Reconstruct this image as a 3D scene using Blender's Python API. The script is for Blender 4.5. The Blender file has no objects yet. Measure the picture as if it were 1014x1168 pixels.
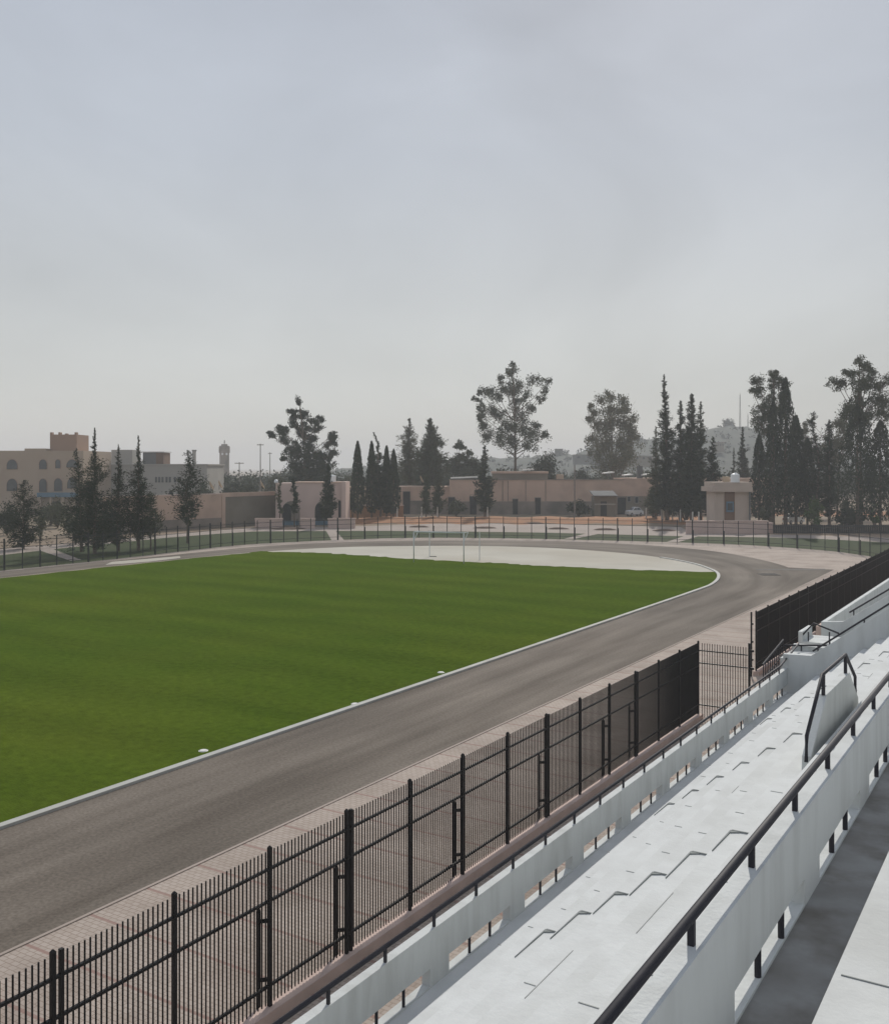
import bpy, math, random
from mathutils import Vector
R = math.radians
scene = bpy.context.scene
col = scene.collection

# ------------------------------------------------------------------ camera
# world: +Y runs along the home straight (away from the camera), -X is towards the pitch
HZ, FOC, CX, HY = 11.7, 1130.0, 507.0, 533.0
PHI = R(31.85)
SN, CS = math.sin(PHI), math.cos(PHI)

def at(px, Z, z=0.0):
    """point at distance Z along the viewing direction, on the sight line of column px"""
    X = (px - CX) / FOC * Z
    return Vector((-SN * Z + CS * X, CS * Z + SN * X, z))
def gp(px, py, z=0.0):
    return at(px, FOC * (HZ - z) / (py - HY), z)
def hz(py, Z):
    return HZ - (py - HY) * Z / FOC

cam_d = bpy.data.cameras.new('camera')
cam = bpy.data.objects.new('camera', cam_d); col.objects.link(cam)
cam.location = (0, 0, HZ); cam.rotation_euler = (R(90), 0, PHI)
cam_d.sensor_fit = 'HORIZONTAL'; cam_d.sensor_width = 36
cam_d.lens = 36 * FOC / 1014
cam_d.shift_y = -51 / 1014
cam_d.clip_start = 0.05; cam_d.clip_end = 20000
scene.camera = cam

# ------------------------------------------------------------------ materials
MATS = {}
def nn(t, typ, **kw):
    n = t.nodes.new(typ)
    for k, v in kw.items(): setattr(n, k, v)
    return n
def mat(name, c1, c2=None, scale=1.0, rough=0.8, detail=5.0, stretch=(1, 1, 1), bump=0.0, bump_scale=None,
        lo=0.35, hi=0.65, spec=0.12, metal=0.0, c3=None, scale3=0.1, fac3=0.5, coord='pos', rot=0.0, emit=None):
    m = bpy.data.materials.new(name); m.use_nodes = True
    t = m.node_tree; b = t.nodes['Principled BSDF']
    b.inputs['Roughness'].default_value = rough
    b.inputs['Specular IOR Level'].default_value = spec
    b.inputs['Metallic'].default_value = metal
    L = t.links.new
    if coord == 'pos':
        g = nn(t, 'ShaderNodeNewGeometry'); src = g.outputs['Position']
    elif coord == 'uv':
        g = nn(t, 'ShaderNodeTexCoord'); src = g.outputs['UV']
    else:
        g = nn(t, 'ShaderNodeTexCoord'); src = g.outputs['Object']
    mp = nn(t, 'ShaderNodeMapping'); mp.inputs['Scale'].default_value = stretch
    mp.inputs['Rotation'].default_value = (0, 0, rot)
    L(src, mp.inputs['Vector'])
    if c2 is None: c2 = tuple(x * 0.85 for x in c1)
    n = nn(t, 'ShaderNodeTexNoise'); n.inputs['Scale'].default_value = scale; n.inputs['Detail'].default_value = detail
    L(mp.outputs[0], n.inputs['Vector'])
    r = nn(t, 'ShaderNodeValToRGB')
    r.color_ramp.elements[0].position = lo; r.color_ramp.elements[1].position = hi
    r.color_ramp.elements[0].color = (*c1, 1); r.color_ramp.elements[1].color = (*c2, 1)
    L(n.outputs['Fac'], r.inputs['Fac'])
    out = r.outputs['Color']
    if c3 is not None:
        n3 = nn(t, 'ShaderNodeTexNoise'); n3.inputs['Scale'].default_value = scale3; n3.inputs['Detail'].default_value = 4
        L(src, n3.inputs['Vector'])
        r3 = nn(t, 'ShaderNodeMapRange'); r3.inputs[1].default_value = 0.45; r3.inputs[2].default_value = 0.7
        r3.inputs[3].default_value = 0; r3.inputs[4].default_value = fac3
        L(n3.outputs['Fac'], r3.inputs[0])
        mx = nn(t, 'ShaderNodeMix', data_type='RGBA'); mx.inputs['B'].default_value = (*c3, 1)
        L(r3.outputs[0], mx.inputs['Factor']); L(out, mx.inputs['A']); out = mx.outputs['Result']
    L(out, b.inputs['Base Color'])
    if bump:
        nb = nn(t, 'ShaderNodeTexNoise'); nb.inputs['Scale'].default_value = bump_scale or scale * 4; nb.inputs['Detail'].default_value = 6
        L(mp.outputs[0], nb.inputs['Vector'])
        bp = nn(t, 'ShaderNodeBump'); bp.inputs['Strength'].default_value = bump; bp.inputs['Distance'].default_value = 0.05
        L(nb.outputs['Fac'], bp.inputs['Height']); L(bp.outputs[0], b.inputs['Normal'])
    MATS[name] = m
    return m

M = {}
M['white'] = mat('white_paint', (.665, .68, .67), (.61, .62, .61), scale=2.2, detail=9, lo=.3, hi=.75, rough=.85, spec=.05, c3=(.44, .445, .42), scale3=.6, fac3=.35, bump=.15, bump_scale=9)
M['white2'] = mat('white_masonry', (.63, .65, .64), (.46, .47, .455), scale=1.3, rough=.8, spec=.08, stretch=(1.6, 1.6, .3), lo=.45, hi=.85, detail=8, bump=.2, bump_scale=14, c3=(.55, .56, .55), scale3=.5, fac3=.3)
M['floor2'] = mat('worn_floor', (.50, .51, .49), (.30, .285, .25), scale=1.1, rough=.8, lo=.45, hi=.8, bump=.2, bump_scale=10, c3=(.25, .22, .17), scale3=.9, fac3=.6)
M['shade_strip'] = mat('shaded_bare_concrete', (.33, .33, .32), (.21, .20, .185), scale=1.3, rough=.9, detail=9, lo=.35, hi=.75, bump=.3, bump_scale=10, c3=(.10, .08, .055), scale3=1.6, fac3=.6)
M['seal_shade'] = mat('sealant_and_step_shade', (.20, .215, .21), (.26, .275, .27), scale=3, rough=.8)
M['seal_shade2'] = mat('pale_sealant', (.29, .30, .29), (.36, .37, .355), scale=3, rough=.8)
M['pipe'] = mat('dark_pipe', (.028, .028, .036), (.04, .038, .045), scale=2, rough=.62, spec=.18)
M['fence'] = mat('black_steel', (.009, .0085, .0095), (.015, .013, .013), scale=2, rough=.5, spec=.18)
M['fence_far'] = mat('dark_steel', (.03, .034, .036), (.045, .045, .045), scale=2, rough=.6)
M['plinth'] = mat('pink_plinth', (.60, .46, .40), (.52, .40, .345), scale=1.5, rough=.85)
M['kerb'] = mat('kerb_white', (.50, .50, .47), (.43, .43, .40), scale=.8, rough=.8, c3=(.35, .34, .30), scale3=.3, fac3=.5)
M['dzone'] = mat('pale_sand', (.50, .475, .41), (.42, .395, .335), scale=.12, rough=.95, c3=(.36, .31, .24), scale3=.05, fac3=.6, lo=.3, hi=.7)
M['trunk'] = mat('bark', (.10, .075, .055), (.16, .125, .10), scale=3, rough=.95)
M['wtrunk'] = mat('limewashed_bark', (.62, .60, .56), (.5, .48, .44), scale=3, rough=.95)
for nm, a, b2 in (('leaf_dark', (.026, .038, .026), (.056, .068, .042)), ('leaf_mid', (.055, .070, .042), (.10, .108, .068)),
                  ('leaf_olive', (.075, .085, .05), (.125, .125, .078)), ('leaf_pale', (.12, .125, .08), (.185, .17, .115)),
                  ('leaf_bright', (.05, .09, .03), (.09, .13, .045)), ('leaf_far', (.035, .052, .034), (.070, .075, .045))):
    M[nm] = mat(nm, a, b2, scale=.9, rough=.85, lo=.32, hi=.68, spec=.05, detail=3)
M['kioskwall'] = mat('tan_render', (.50, .415, .35), (.44, .365, .31), scale=.3, rough=.9)
M['leaf_hill'] = mat('hill_leaf', (.075, .085, .072), (.10, .108, .09), scale=.2, rough=.9)
M['pinkwall'] = mat('pink_render', (.58, .425, .335), (.51, .37, .29), scale=.15, rough=.9, c3=(.28, .2, .16), scale3=.25, fac3=.4)
M['pinkpale'] = mat('pale_pink_render', (.62, .48, .425), (.55, .425, .375), scale=.2, rough=.9)
M['greywall'] = mat('grey_lower_band', (.29, .24, .205), (.22, .185, .16), scale=.3, rough=.9, c3=(.10, .10, .085), scale3=.2, fac3=.7)
M['panelwall'] = mat('grey_brown_panel', (.24, .21, .17), (.18, .16, .13), scale=.2, rough=.9)
M['ochre'] = mat('ochre_render', (.42, .335, .26), (.37, .29, .225), scale=.12, rough=.9)
M['ochre2'] = mat('rust_render', (.37, .25, .185), (.32, .215, .16), scale=.12, rough=.9)
M['greyblock'] = mat('pale_block', (.40, .385, .355), (.34, .325, .30), scale=.12, rough=.9)
M['darkgrey'] = mat('dark_block', (.17, .17, .165), (.13, .13, .13), scale=.3, rough=.9)
M['brownbox'] = mat('brown_block', (.20, .13, .095), (.16, .105, .08), scale=.3, rough=.9)
M['dark'] = mat('dark_opening', (.022, .024, .028), (.035, .036, .04), scale=1, rough=.5)
M['pane'] = mat('window_glass', (.035, .045, .055), (.05, .06, .07), scale=1, rough=.12, spec=.6)
M['blue'] = mat('blue_paint', (.12, .20, .27), (.10, .17, .23), scale=1, rough=.7)
M['tank'] = mat('white_tank', (.80, .82, .82), (.74, .76, .76), scale=1, rough=.4)
M['tan'] = mat('tan_panel', (.45, .35, .25), (.40, .31, .22), scale=1, rough=.7)
M['orange'] = mat('orange_earth', (.40, .19, .095), (.32, .165, .09), scale=.35, rough=.95, c3=(.20, .14, .09), scale3=.3, fac3=.6, bump=.4, bump_scale=2)
M['brick'] = mat('orange_brick', (.38, .22, .13), (.31, .18, .11), scale=.8, rough=.95)
M['bed'] = mat('bed_soil', (.16, .11, .085), (.12, .085, .065), scale=.9, rough=.95)
M['prom'] = mat('promenade_paving', (.40, .335, .295), (.35, .295, .255), scale=.12, rough=.9)
M['lawn'] = mat('lawn', (.030, .050, .014), (.042, .060, .018), scale=.25, rough=.95, c3=(.07, .068, .032), scale3=.08, fac3=.5)
M['hill'] = mat('hill_scrub', (.066, .076, .066), (.098, .102, .088), scale=.03, rough=1, detail=8, c3=(.05, .062, .05), scale3=.014, fac3=.8)
M['earth'] = mat('dusty_earth', (.30, .225, .165), (.23, .18, .135), scale=.04, rough=1, c3=(.17, .15, .10), scale3=.012, fac3=.7)
M['sprinkler'] = mat('sprinkler_lid', (.72, .71, .68), (.66, .65, .62), scale=4, rough=.6)
M['goalwhite'] = mat('goal_paint', (.64, .67, .66), (.58, .61, .60), scale=2, rough=.5)
M['silver'] = mat('silver_car_paint', (.74, .75, .75), (.68, .69, .69), scale=1, rough=.3, metal=.1, spec=.5)
M['carwhite'] = mat('white_car_paint', (.75, .76, .76), (.7, .71, .71), scale=1, rough=.3, spec=.5)
M['cardark'] = mat('dark_car_paint', (.03, .038, .045), (.04, .045, .05), scale=1, rough=.25, spec=.5)
M['tyre'] = mat('tyre_rubber', (.02, .02, .02), (.03, .03, .03), scale=3, rough=.9)
M['rim'] = mat('wheel_rim', (.4, .4, .4), (.3, .3, .3), scale=3, rough=.4, metal=.6)
M['lamp'] = mat('lamp_glass', (.5, .48, .44), (.45, .42, .4), scale=3, rough=.2)
M['redlamp'] = mat('red_lamp', (.35, .03, .03), (.3, .02, .02), scale=3, rough=.2)
M['iron'] = mat('cast_iron', (.10, .09, .08), (.07, .065, .06), scale=3, rough=.8)
M['roofsheet'] = mat('pale_roof_sheet', (.68, .67, .64), (.6, .59, .56), scale=1, rough=.6)
M['concrete'] = mat('pole_concrete', (.22, .20, .18), (.18, .165, .15), scale=1, rough=.9)

# paving with small tiles: brick texture over a noise tint
def paving():
    m = mat('apron_paving', (.475, .405, .35), (.405, .345, .30), scale=.22, rough=.9, c3=(.25, .20, .165), scale3=.35, fac3=.5)
    t = m.node_tree; b = t.nodes['Principled BSDF']; L = t.links.new
    old = b.inputs['Base Color'].links[0].from_socket
    g = nn(t, 'ShaderNodeNewGeometry')
    mp = nn(t, 'ShaderNodeMapping'); mp.inputs['Rotation'].default_value = (0, 0, R(0))
    L(g.outputs['Position'], mp.inputs['Vector'])
    br = nn(t, 'ShaderNodeTexBrick'); br.inputs['Scale'].default_value = 1
    br.inputs['Brick Width'].default_value = .24; br.inputs['Row Height'].default_value = .16
    br.inputs['Mortar Size'].default_value = .012; br.inputs['Mortar Smooth'].default_value = .3
    br.inputs['Color1'].default_value = (1, 1, 1, 1); br.inputs['Color2'].default_value = (.9, .885, .87, 1); br.inputs['Mortar'].default_value = (.62, .58, .55, 1)
    L(mp.outputs[0], br.inputs['Vector'])
    # reddish courses every 2 m
    sx = nn(t, 'ShaderNodeSeparateXYZ'); L(g.outputs['Position'], sx.inputs[0])
    md = nn(t, 'ShaderNodeMath', operation='PINGPONG'); md.inputs[1].default_value = 0.95; L(sx.outputs['Y'], md.inputs[0])
    lt = nn(t, 'ShaderNodeMath', operation='LESS_THAN'); lt.inputs[1].default_value = 0.055; L(md.outputs[0], lt.inputs[0])
    mr = nn(t, 'ShaderNodeMix', data_type='RGBA', blend_type='MULTIPLY'); mr.inputs['Factor'].default_value = 1
    L(old, mr.inputs['A']); L(br.outputs['Color'], mr.inputs['B'])
    m2 = nn(t, 'ShaderNodeMix', data_type='RGBA'); m2.inputs['B'].default_value = (.27, .165, .14, 1)
    f = nn(t, 'ShaderNodeMath', operation='MULTIPLY'); f.inputs[1].default_value = .7; L(lt.outputs[0], f.inputs[0])
    L(f.outputs[0], m2.inputs['Factor']); L(mr.outputs['Result'], m2.inputs['A'])
    L(m2.outputs['Result'], b.inputs['Base Color'])
    return m
M['apron'] = paving()

def track_mat():
    # UV: u = metres along the track, v = metres across
    m = mat('track_asphalt', (.120, .100, .081), (.195, .167, .138), scale=.7, rough=.95, coord='uv', stretch=(.09, 1, 1), detail=6,
            lo=.34, hi=.66, bump=.25, bump_scale=30)
    t = m.node_tree; b = t.nodes['Principled BSDF']; L = t.links.new
    old = b.inputs['Base Color'].links[0].from_socket
    g = nn(t, 'ShaderNodeNewGeometry')
    n1 = nn(t, 'ShaderNodeTexNoise'); n1.inputs['Scale'].default_value = .06; n1.inputs['Detail'].default_value = 3; L(g.outputs['Position'], n1.inputs['Vector'])
    n2 = nn(t, 'ShaderNodeTexNoise'); n2.inputs['Scale'].default_value = 9; n2.inputs['Detail'].default_value = 3; L(g.outputs['Position'], n2.inputs['Vector'])
    a = nn(t, 'ShaderNodeMapRange'); a.inputs[1].default_value = .3; a.inputs[2].default_value = .7; a.inputs[3].default_value = .74; a.inputs[4].default_value = 1.22; L(n1.outputs['Fac'], a.inputs[0])
    c = nn(t, 'ShaderNodeMapRange'); c.inputs[1].default_value = .3; c.inputs[2].default_value = .7; c.inputs[3].default_value = .78; c.inputs[4].default_value = 1.2; L(n2.outputs['Fac'], c.inputs[0])
    mu = nn(t, 'ShaderNodeMath', operation='MULTIPLY'); L(a.outputs[0], mu.inputs[0]); L(c.outputs[0], mu.inputs[1])
    mx = nn(t, 'ShaderNodeMix', data_type='RGBA', blend_type='MULTIPLY'); mx.inputs['Factor'].default_value = 1
    L(old, mx.inputs['A']); L(mu.outputs[0], mx.inputs['B'])
    L(mx.outputs['Result'], b.inputs['Base Color'])
    return m
M['track'] = track_mat()

def grass_mat():
    m = mat('pitch_turf', (.057, .094, .008), (.074, .113, .011), scale=.35, rough=1, detail=6, stretch=(.25, 1, 1), rot=R(-8), lo=.3, hi=.7,
            c3=(.100, .124, .014), scale3=.06, fac3=.5, bump=.9, bump_scale=22, spec=0)
    t = m.node_tree; b = t.nodes['Principled BSDF']; L = t.links.new
    old = b.inputs['Base Color'].links[0].from_socket
    g = nn(t, 'ShaderNodeNewGeometry')
    sx = nn(t, 'ShaderNodeSeparateXYZ'); L(g.outputs['Position'], sx.inputs[0])
    n0 = nn(t, 'ShaderNodeTexNoise'); n0.inputs['Scale'].default_value = .05; L(g.outputs['Position'], n0.inputs['Vector'])
    w = nn(t, 'ShaderNodeMath', operation='MULTIPLY_ADD'); w.inputs[1].default_value = 8; L(n0.outputs['Fac'], w.inputs[0]); L(sx.outputs['Y'], w.inputs[2])
    s = nn(t, 'ShaderNodeMath', operation='MULTIPLY'); s.inputs[1].default_value = .9; L(w.outputs[0], s.inputs[0])
    si = nn(t, 'ShaderNodeMath', operation='SINE'); L(s.outputs[0], si.inputs[0])
    n2 = nn(t, 'ShaderNodeTexNoise'); n2.inputs['Scale'].default_value = 2.2; n2.inputs['Detail'].default_value = 8; n2.inputs['Roughness'].default_value = .7; L(g.outputs['Position'], n2.inputs['Vector'])
    a = nn(t, 'ShaderNodeMapRange'); a.inputs[1].default_value = -1; a.inputs[2].default_value = 1; a.inputs[3].default_value = .94; a.inputs[4].default_value = 1.06; L(si.outputs[0], a.inputs[0])
    c = nn(t, 'ShaderNodeMapRange'); c.inputs[1].default_value = .3; c.inputs[2].default_value = .7; c.inputs[3].default_value = .75; c.inputs[4].default_value = 1.25; L(n2.outputs['Fac'], c.inputs[0])
    mu = nn(t, 'ShaderNodeMath', operation='MULTIPLY'); L(a.outputs[0], mu.inputs[0]); L(c.outputs[0], mu.inputs[1])
    mx = nn(t, 'ShaderNodeMix', data_type='RGBA', blend_type='MULTIPLY'); mx.inputs['Factor'].default_value = 1
    L(old, mx.inputs['A']); L(mu.outputs[0], mx.inputs['B'])
    L(mx.outputs['Result'], b.inputs['Base Color'])
    return m
M['grass'] = grass_mat()

# ------------------------------------------------------------------ mesh builder
class MB:
    def __init__(s): s.v = []; s.f = []; s.uv = None
    def quad(s, a, b, c, d):
        i = len(s.v); s.v += [tuple(a), tuple(b), tuple(c), tuple(d)]; s.f.append((i, i+1, i+2, i+3))
    def poly(s, pts):
        i = len(s.v); s.v += [tuple(p) for p in pts]; s.f.append(tuple(range(i, i+len(pts))))
    def box(s, x0, x1, y0, y1, z0, z1):
        s.hexa([(x0, y0), (x1, y0), (x1, y1), (x0, y1)], z0, z1)
    def hexa(s, base, z0, z1, top=None):
        n = len(base); top = top or base; i = len(s.v)
        s.v += [(p[0], p[1], z0) for p in base] + [(p[0], p[1], z1) for p in top]
        s.f.append(tuple(range(i+n-1, i-1, -1))); s.f.append(tuple(range(i+n, i+2*n)))
        for k in range(n):
            j = (k+1) % n; s.f.append((i+k, i+j, i+n+j, i+n+k))
    def obox(s, o, ux, uy, a0, a1, b0, b1, z0, z1):
        """box in the frame of origin o and horizontal axes ux, uy"""
        P = [o + ux*a0 + uy*b0, o + ux*a1 + uy*b0, o + ux*a1 + uy*b1, o + ux*a0 + uy*b1]
        s.hexa([(p.x, p.y) for p in P], o.z + z0, o.z + z1)
    def prism(s, prof, p_of, t0, t1):
        """profile (list of 2-tuples) extruded from t0 to t1; p_of(a, b, t) -> point"""
        n = len(prof); i = len(s.v)
        s.v += [tuple(p_of(a, b, t0)) for a, b in prof] + [tuple(p_of(a, b, t1)) for a, b in prof]
        s.f.append(tuple(range(i, i+n))); s.f.append(tuple(range(i+2*n-1, i+n-1, -1)))
        for k in range(n):
            j = (k+1) % n; s.f.append((i+k, i+n+k, i+n+j, i+j))
    def tube(s, pts, r, n=8, caps=True):
        pts = [Vector(p) for p in pts]; m = len(pts)
        rs = r if isinstance(r, (list, tuple)) else [r]*m
        rings = []
        for k, p in enumerate(pts):
            d = (pts[min(k+1, m-1)] - pts[max(k-1, 0)]).normalized()
            u = d.cross(Vector((0, 0, 1)) if abs(d.z) < .95 else Vector((1, 0, 0))).normalized(); w = d.cross(u)
            i = len(s.v); rings.append(i)
            for q in range(n):
                a = 2*math.pi*q/n
                s.v.append(tuple(p + u*(math.cos(a)*rs[k]) + w*(math.sin(a)*rs[k])))
        for k in range(m-1):
            for q in range(n):
                j = (q+1) % n
                s.f.append((rings[k]+q, rings[k]+j, rings[k+1]+j, rings[k+1]+q))
        if caps:
            s.f.append(tuple(rings[0]+q for q in range(n-1, -1, -1))); s.f.append(tuple(rings[-1]+q for q in range(n)))
    def lathe(s, c, prof, n=16):
        c = Vector(c); rings = []
        for r, z in prof:
            i = len(s.v); rings.append(i)
            for q in range(n):
                a = 2*math.pi*q/n; s.v.append((c.x+math.cos(a)*r, c.y+math.sin(a)*r, c.z+z))
        for k in range(len(prof)-1):
            for q in range(n):
                j = (q+1) % n; s.f.append((rings[k]+q, rings[k]+j, rings[k+1]+j, rings[k+1]+q))
        s.f.append(tuple(rings[-1]+q for q in range(n))); s.f.append(tuple(rings[0]+q for q in range(n-1, -1, -1)))
    def leaf(s, c, size, rng, aspect=.55, up=0.0, droop=0.0, along=None):
        d = Vector((rng.gauss(0, 1), rng.gauss(0, 1), rng.gauss(0, 1) + up - droop))
        if along is not None: d = d*.55+along*1.5
        if d.length < 1e-3: d = Vector((0, 0, 1))
        d.normalize(); u = d.cross(Vector((rng.gauss(0, 1), rng.gauss(0, 1), rng.gauss(0, 1)))).normalized()
        a = d*(size*.5); b = u*(size*aspect*.5); c = Vector(c)
        s.quad(c-a, c+b*1.0-a*.1, c+a, c-b-a*.1)
    def build(s, name, m, parent=None, smooth=False, bevel=0.0):
        off = Vector((0, 0, 0))
        if parent is not None:
            off = Vector(parent.location)
            if parent.parent is not None: off = off + Vector(parent.parent.location)
        me = bpy.data.meshes.new(name)
        me.from_pydata([(v[0]-off.x, v[1]-off.y, v[2]-off.z) for v in s.v], [], s.f)
        if s.uv is not None:
            l = me.uv_layers.new(name='UVMap')
            for lp in me.loops: l.data[lp.index].uv = s.uv[lp.vertex_index]
        me.materials.append(m if not isinstance(m, str) else M[m])
        if smooth:
            for p in me.polygons: p.use_smooth = True
        me.update()
        o = bpy.data.objects.new(name, me); col.objects.link(o)
        if parent is not None: o.parent = parent
        if bevel:
            bv = o.modifiers.new('bevel', 'BEVEL'); bv.width = bevel; bv.segments = 2; bv.limit_method = 'ANGLE'
        return o

def tag(o, label=None, cat=None, group=None, kind=None):
    if label: o['label'] = label
    if cat: o['category'] = cat
    if group: o['group'] = group
    if kind: o['kind'] = kind
    return o
def thing(name, label, cat, loc=(0, 0, 0), group=None):
    o = bpy.data.objects.new(name, None); col.objects.link(o); o.location = loc
    o.empty_display_size = .3
    return tag(o, label, cat, group)
def copy_tree(o, parent=None):
    c = o.copy(); col.objects.link(c)
    if parent is not None: c.parent = parent
    for ch in list(o.children): copy_tree(ch, c)
    return c
def spline(pts, step):
    """Catmull-Rom through 2-D points, resampled evenly"""
    P = [Vector((p[0], p[1], 0)) for p in pts]; out = []
    for i in range(len(P)-1):
        p0 = P[max(i-1, 0)]; p1 = P[i]; p2 = P[i+1]; p3 = P[min(i+2, len(P)-1)]
        n = max(2, int((p2-p1).length/0.5))
        for k in range(n):
            t = k/n
            out.append(.5*((2*p1)+(p2-p0)*t+(2*p0-5*p1+4*p2-p3)*t*t+(-p0+3*p1-3*p2+p3)*t**3))
    out.append(P[-1])
    L = [0]
    for a, b in zip(out, out[1:]): L.append(L[-1]+(b-a).length)
    n = max(2, round(L[-1]/step)); res = []; j = 0
    for k in range(n+1):
        t = L[-1]*k/n
        while j < len(L)-2 and L[j+1] < t: j += 1
        q = (t-L[j])/max(1e-9, L[j+1]-L[j]); res.append(out[j].lerp(out[j+1], min(1, max(0, q))))
    return res
rng = random.Random(7)
RV = Vector((CS, SN, 0)); FV = Vector((-SN, CS, 0))      # the photograph's right and forward directions on the ground
def wobble(p, a): return (p[0]+rng.uniform(-a, a), p[1]+rng.uniform(-a, a))

# ------------------------------------------------------------------ ground, track, pitch
mb = MB(); mb.quad((-3800, -700, 0), (2800, -700, 0), (2800, 4400, 0), (-3800, 4400, 0))
tag(mb.build('ground', M['earth']), 'dusty brown earth reaching to the horizon', 'ground', kind='structure')

FENCE_LINE = [(-101.6, 20), (-101.6, 45), (-101.8, 75), (-102.6, 88), (-104, 99), (-104.6, 110), (-101.0, 121.5), (-92.5, 135.5), (-82, 142), (-72.8, 145.5),
              (-63.6, 147.7), (-49.4, 150.2), (-39.4, 150.4), (-28, 146.3), (-22.6, 141.5), (-15, 133)]
fl = spline(FENCE_LINE, 1.0)
mb = MB(); mb.poly([(12, -60, .004), (12, 133, .004)] + [(p.x, p.y, .004) for p in reversed(fl)] + [(-101.6, -60, .004)])
tag(mb.build('apron_pavement', M['apron']), 'pinkish paved apron round the running track', 'pavement', kind='structure')

INNER = [(-29.05, -60), (-29.05, -20), (-29.05, 20), (-29.05, 60), (-29.1, 90), (-29.5, 99), (-31.5, 107.4), (-34.4, 113.3), (-38.6, 119), (-45, 124.5), (-52.3, 128), (-63.7, 129.9),
         (-75, 126.9), (-86.0, 118.8), (-90.4, 113), (-93.2, 105.1), (-94.8, 96), (-95.1, 80), (-95.1, 60), (-95, 20), (-95, -60)]
OUTER = [(-21.6, -60), (-21.6, -20), (-21.6, 20), (-21.6, 60), (-21.6, 90), (-21.9, 102), (-25.0, 115), (-30.6, 125.5), (-39, 135.3), (-48, 141), (-58.2, 143), (-72, 141),
         (-87, 132), (-96.5, 120.5), (-100.3, 109), (-100.6, 98), (-100.6, 85), (-100.6, 70), (-100.6, 55), (-100.6, 20), (-100.6, -60)]
# both loops by the same knots, so the strip between them carries along/across coordinates
def knots(pts, n=12):
    P = [Vector((p[0], p[1], 0)) for p in pts]; out = []
    for i in range(len(P)-1):
        p0 = P[max(i-1, 0)]; p1 = P[i]; p2 = P[i+1]; p3 = P[min(i+2, len(P)-1)]
        for k in range(n):
            t = k/n
            out.append(.5*((2*p1)+(p2-p0)*t+(2*p0-5*p1+4*p2-p3)*t*t+(-p0+3*p1-3*p2+p3)*t**3))
    out.append(P[-1]); return out
ki, ko = knots(INNER), knots(OUTER)
mb = MB(); mb.uv = []
u = 0
for k, (a, b) in enumerate(zip(ki, ko)):
    if k: u += ((a+b)/2-(ki[k-1]+ko[k-1])/2).length
    for j in range(5):
        p = a.lerp(b, j/4); mb.v.append((p.x, p.y, .008)); mb.uv.append((u, j/4*7.4))
for k in range(len(ki)-1):
    for j in range(4):
        i = k*5+j; mb.f.append((i, i+5, i+6, i+1))
# the sprint chute running straight on past the bend
i = len(mb.v)
for (x, y, v) in ((-21.6, 88, 7.4), (-21.9, 119.5, 7.4), (-27.0, 119.3, 3.0), (-24.5, 111, 5.0)):
    mb.v.append((x, y, .012)); mb.uv.append((y+60, v))
mb.f.append((i, i+1, i+2, i+3))
tag(mb.build('running_track', M['track']), 'brown grey asphalt running track bending round the pitch', 'track', kind='structure')

# pitch turf and the pale D-shaped ground behind the goal
end_px = [(817, 652.6), (780, 651.6), (720, 650.0), (650, 647), (600, 644.5), (560, 642), (520, 640.2), (470, 637.5), (420, 634), (370, 631), (330, 630), (312, 629.5), (296, 628.8), (284, 631)]
endl = spline([(gp(*wobble(p, .3)).x, gp(*p).y) for p in end_px], .8)
endl = [Vector((p.x+rng.uniform(-.25, .25), p.y+rng.uniform(-.55, .55), 0)) for p in endl]
inside = [p for p in ki if p.x > -62 and p.y < 107.5]
left = [p for p in ki if p.x < -62 and p.y < 101.5]
mb = MB(); mb.poly([(p.x-.2, p.y, .016) for p in inside] + [(p.x, p.y, .016) for p in endl] + [(p.x+.15+rng.uniform(0, .35), p.y, .016) for p in left])
tag(mb.build('pitch_grass', M['grass']), 'mown green football pitch inside the running track', 'grass', kind='stuff')
mb = MB(); mb.poly([(p.x, p.y, .010) for p in ki if p.y > 95])
tag(mb.build('sand_ground', M['dzone']), 'pale sandy half circle between pitch and bend', 'sand', kind='structure')
mb = MB(); mb.poly([tuple(gp(*p, .02)) for p in ((120, 644.2), (128, 640.8), (160, 638.2), (205, 634.3), (206, 636.4), (170, 640.6), (140, 643.0))])
tag(mb.build('sand_strip', M['dzone']), 'whitish strip of spilt sand along the far straight', 'sand', kind='structure')
# white kerb round the inner edge
mb = MB()
kk = [p for p in ki if p.x > -62 and p.y < 124]
for k in range(len(kk)-1):
    a, b = kk[k], kk[k+1]
    ta = (kk[min(k+1, len(kk)-1)]-kk[max(k-1, 0)]).normalized(); tb = (kk[min(k+2, len(kk)-1)]-a).normalized()
    na = Vector((-ta.y, ta.x, 0)); nb = Vector((-tb.y, tb.x, 0)); w0, w1, h = -.05, .27, .11
    A = [a+na*w0, a+na*w1]; B = [b+nb*w0, b+nb*w1]
    q = lambda p, z: (p.x, p.y, z)
    mb.quad(q(A[0], h), q(B[0], h), q(B[1], h), q(A[1], h)); mb.quad(q(A[0], 0), q(B[0], 0), q(B[0], h), q(A[0], h)); mb.quad(q(A[1], h), q(B[1], h), q(B[1], 0), q(A[1], 0))
tag(mb.build('track_kerb', M['kerb']), 'low white kerb between green pitch and running track', 'kerb', kind='structure')
# thin kerb along the outer edge of the straight
mb = MB(); mb.box(-21.6, -21.5, -60, 119.5, .004, .03)
tag(mb.build('outer_kerb', M['prom']), 'thin edging between the track and the paved apron', 'kerb', kind='structure')
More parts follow.
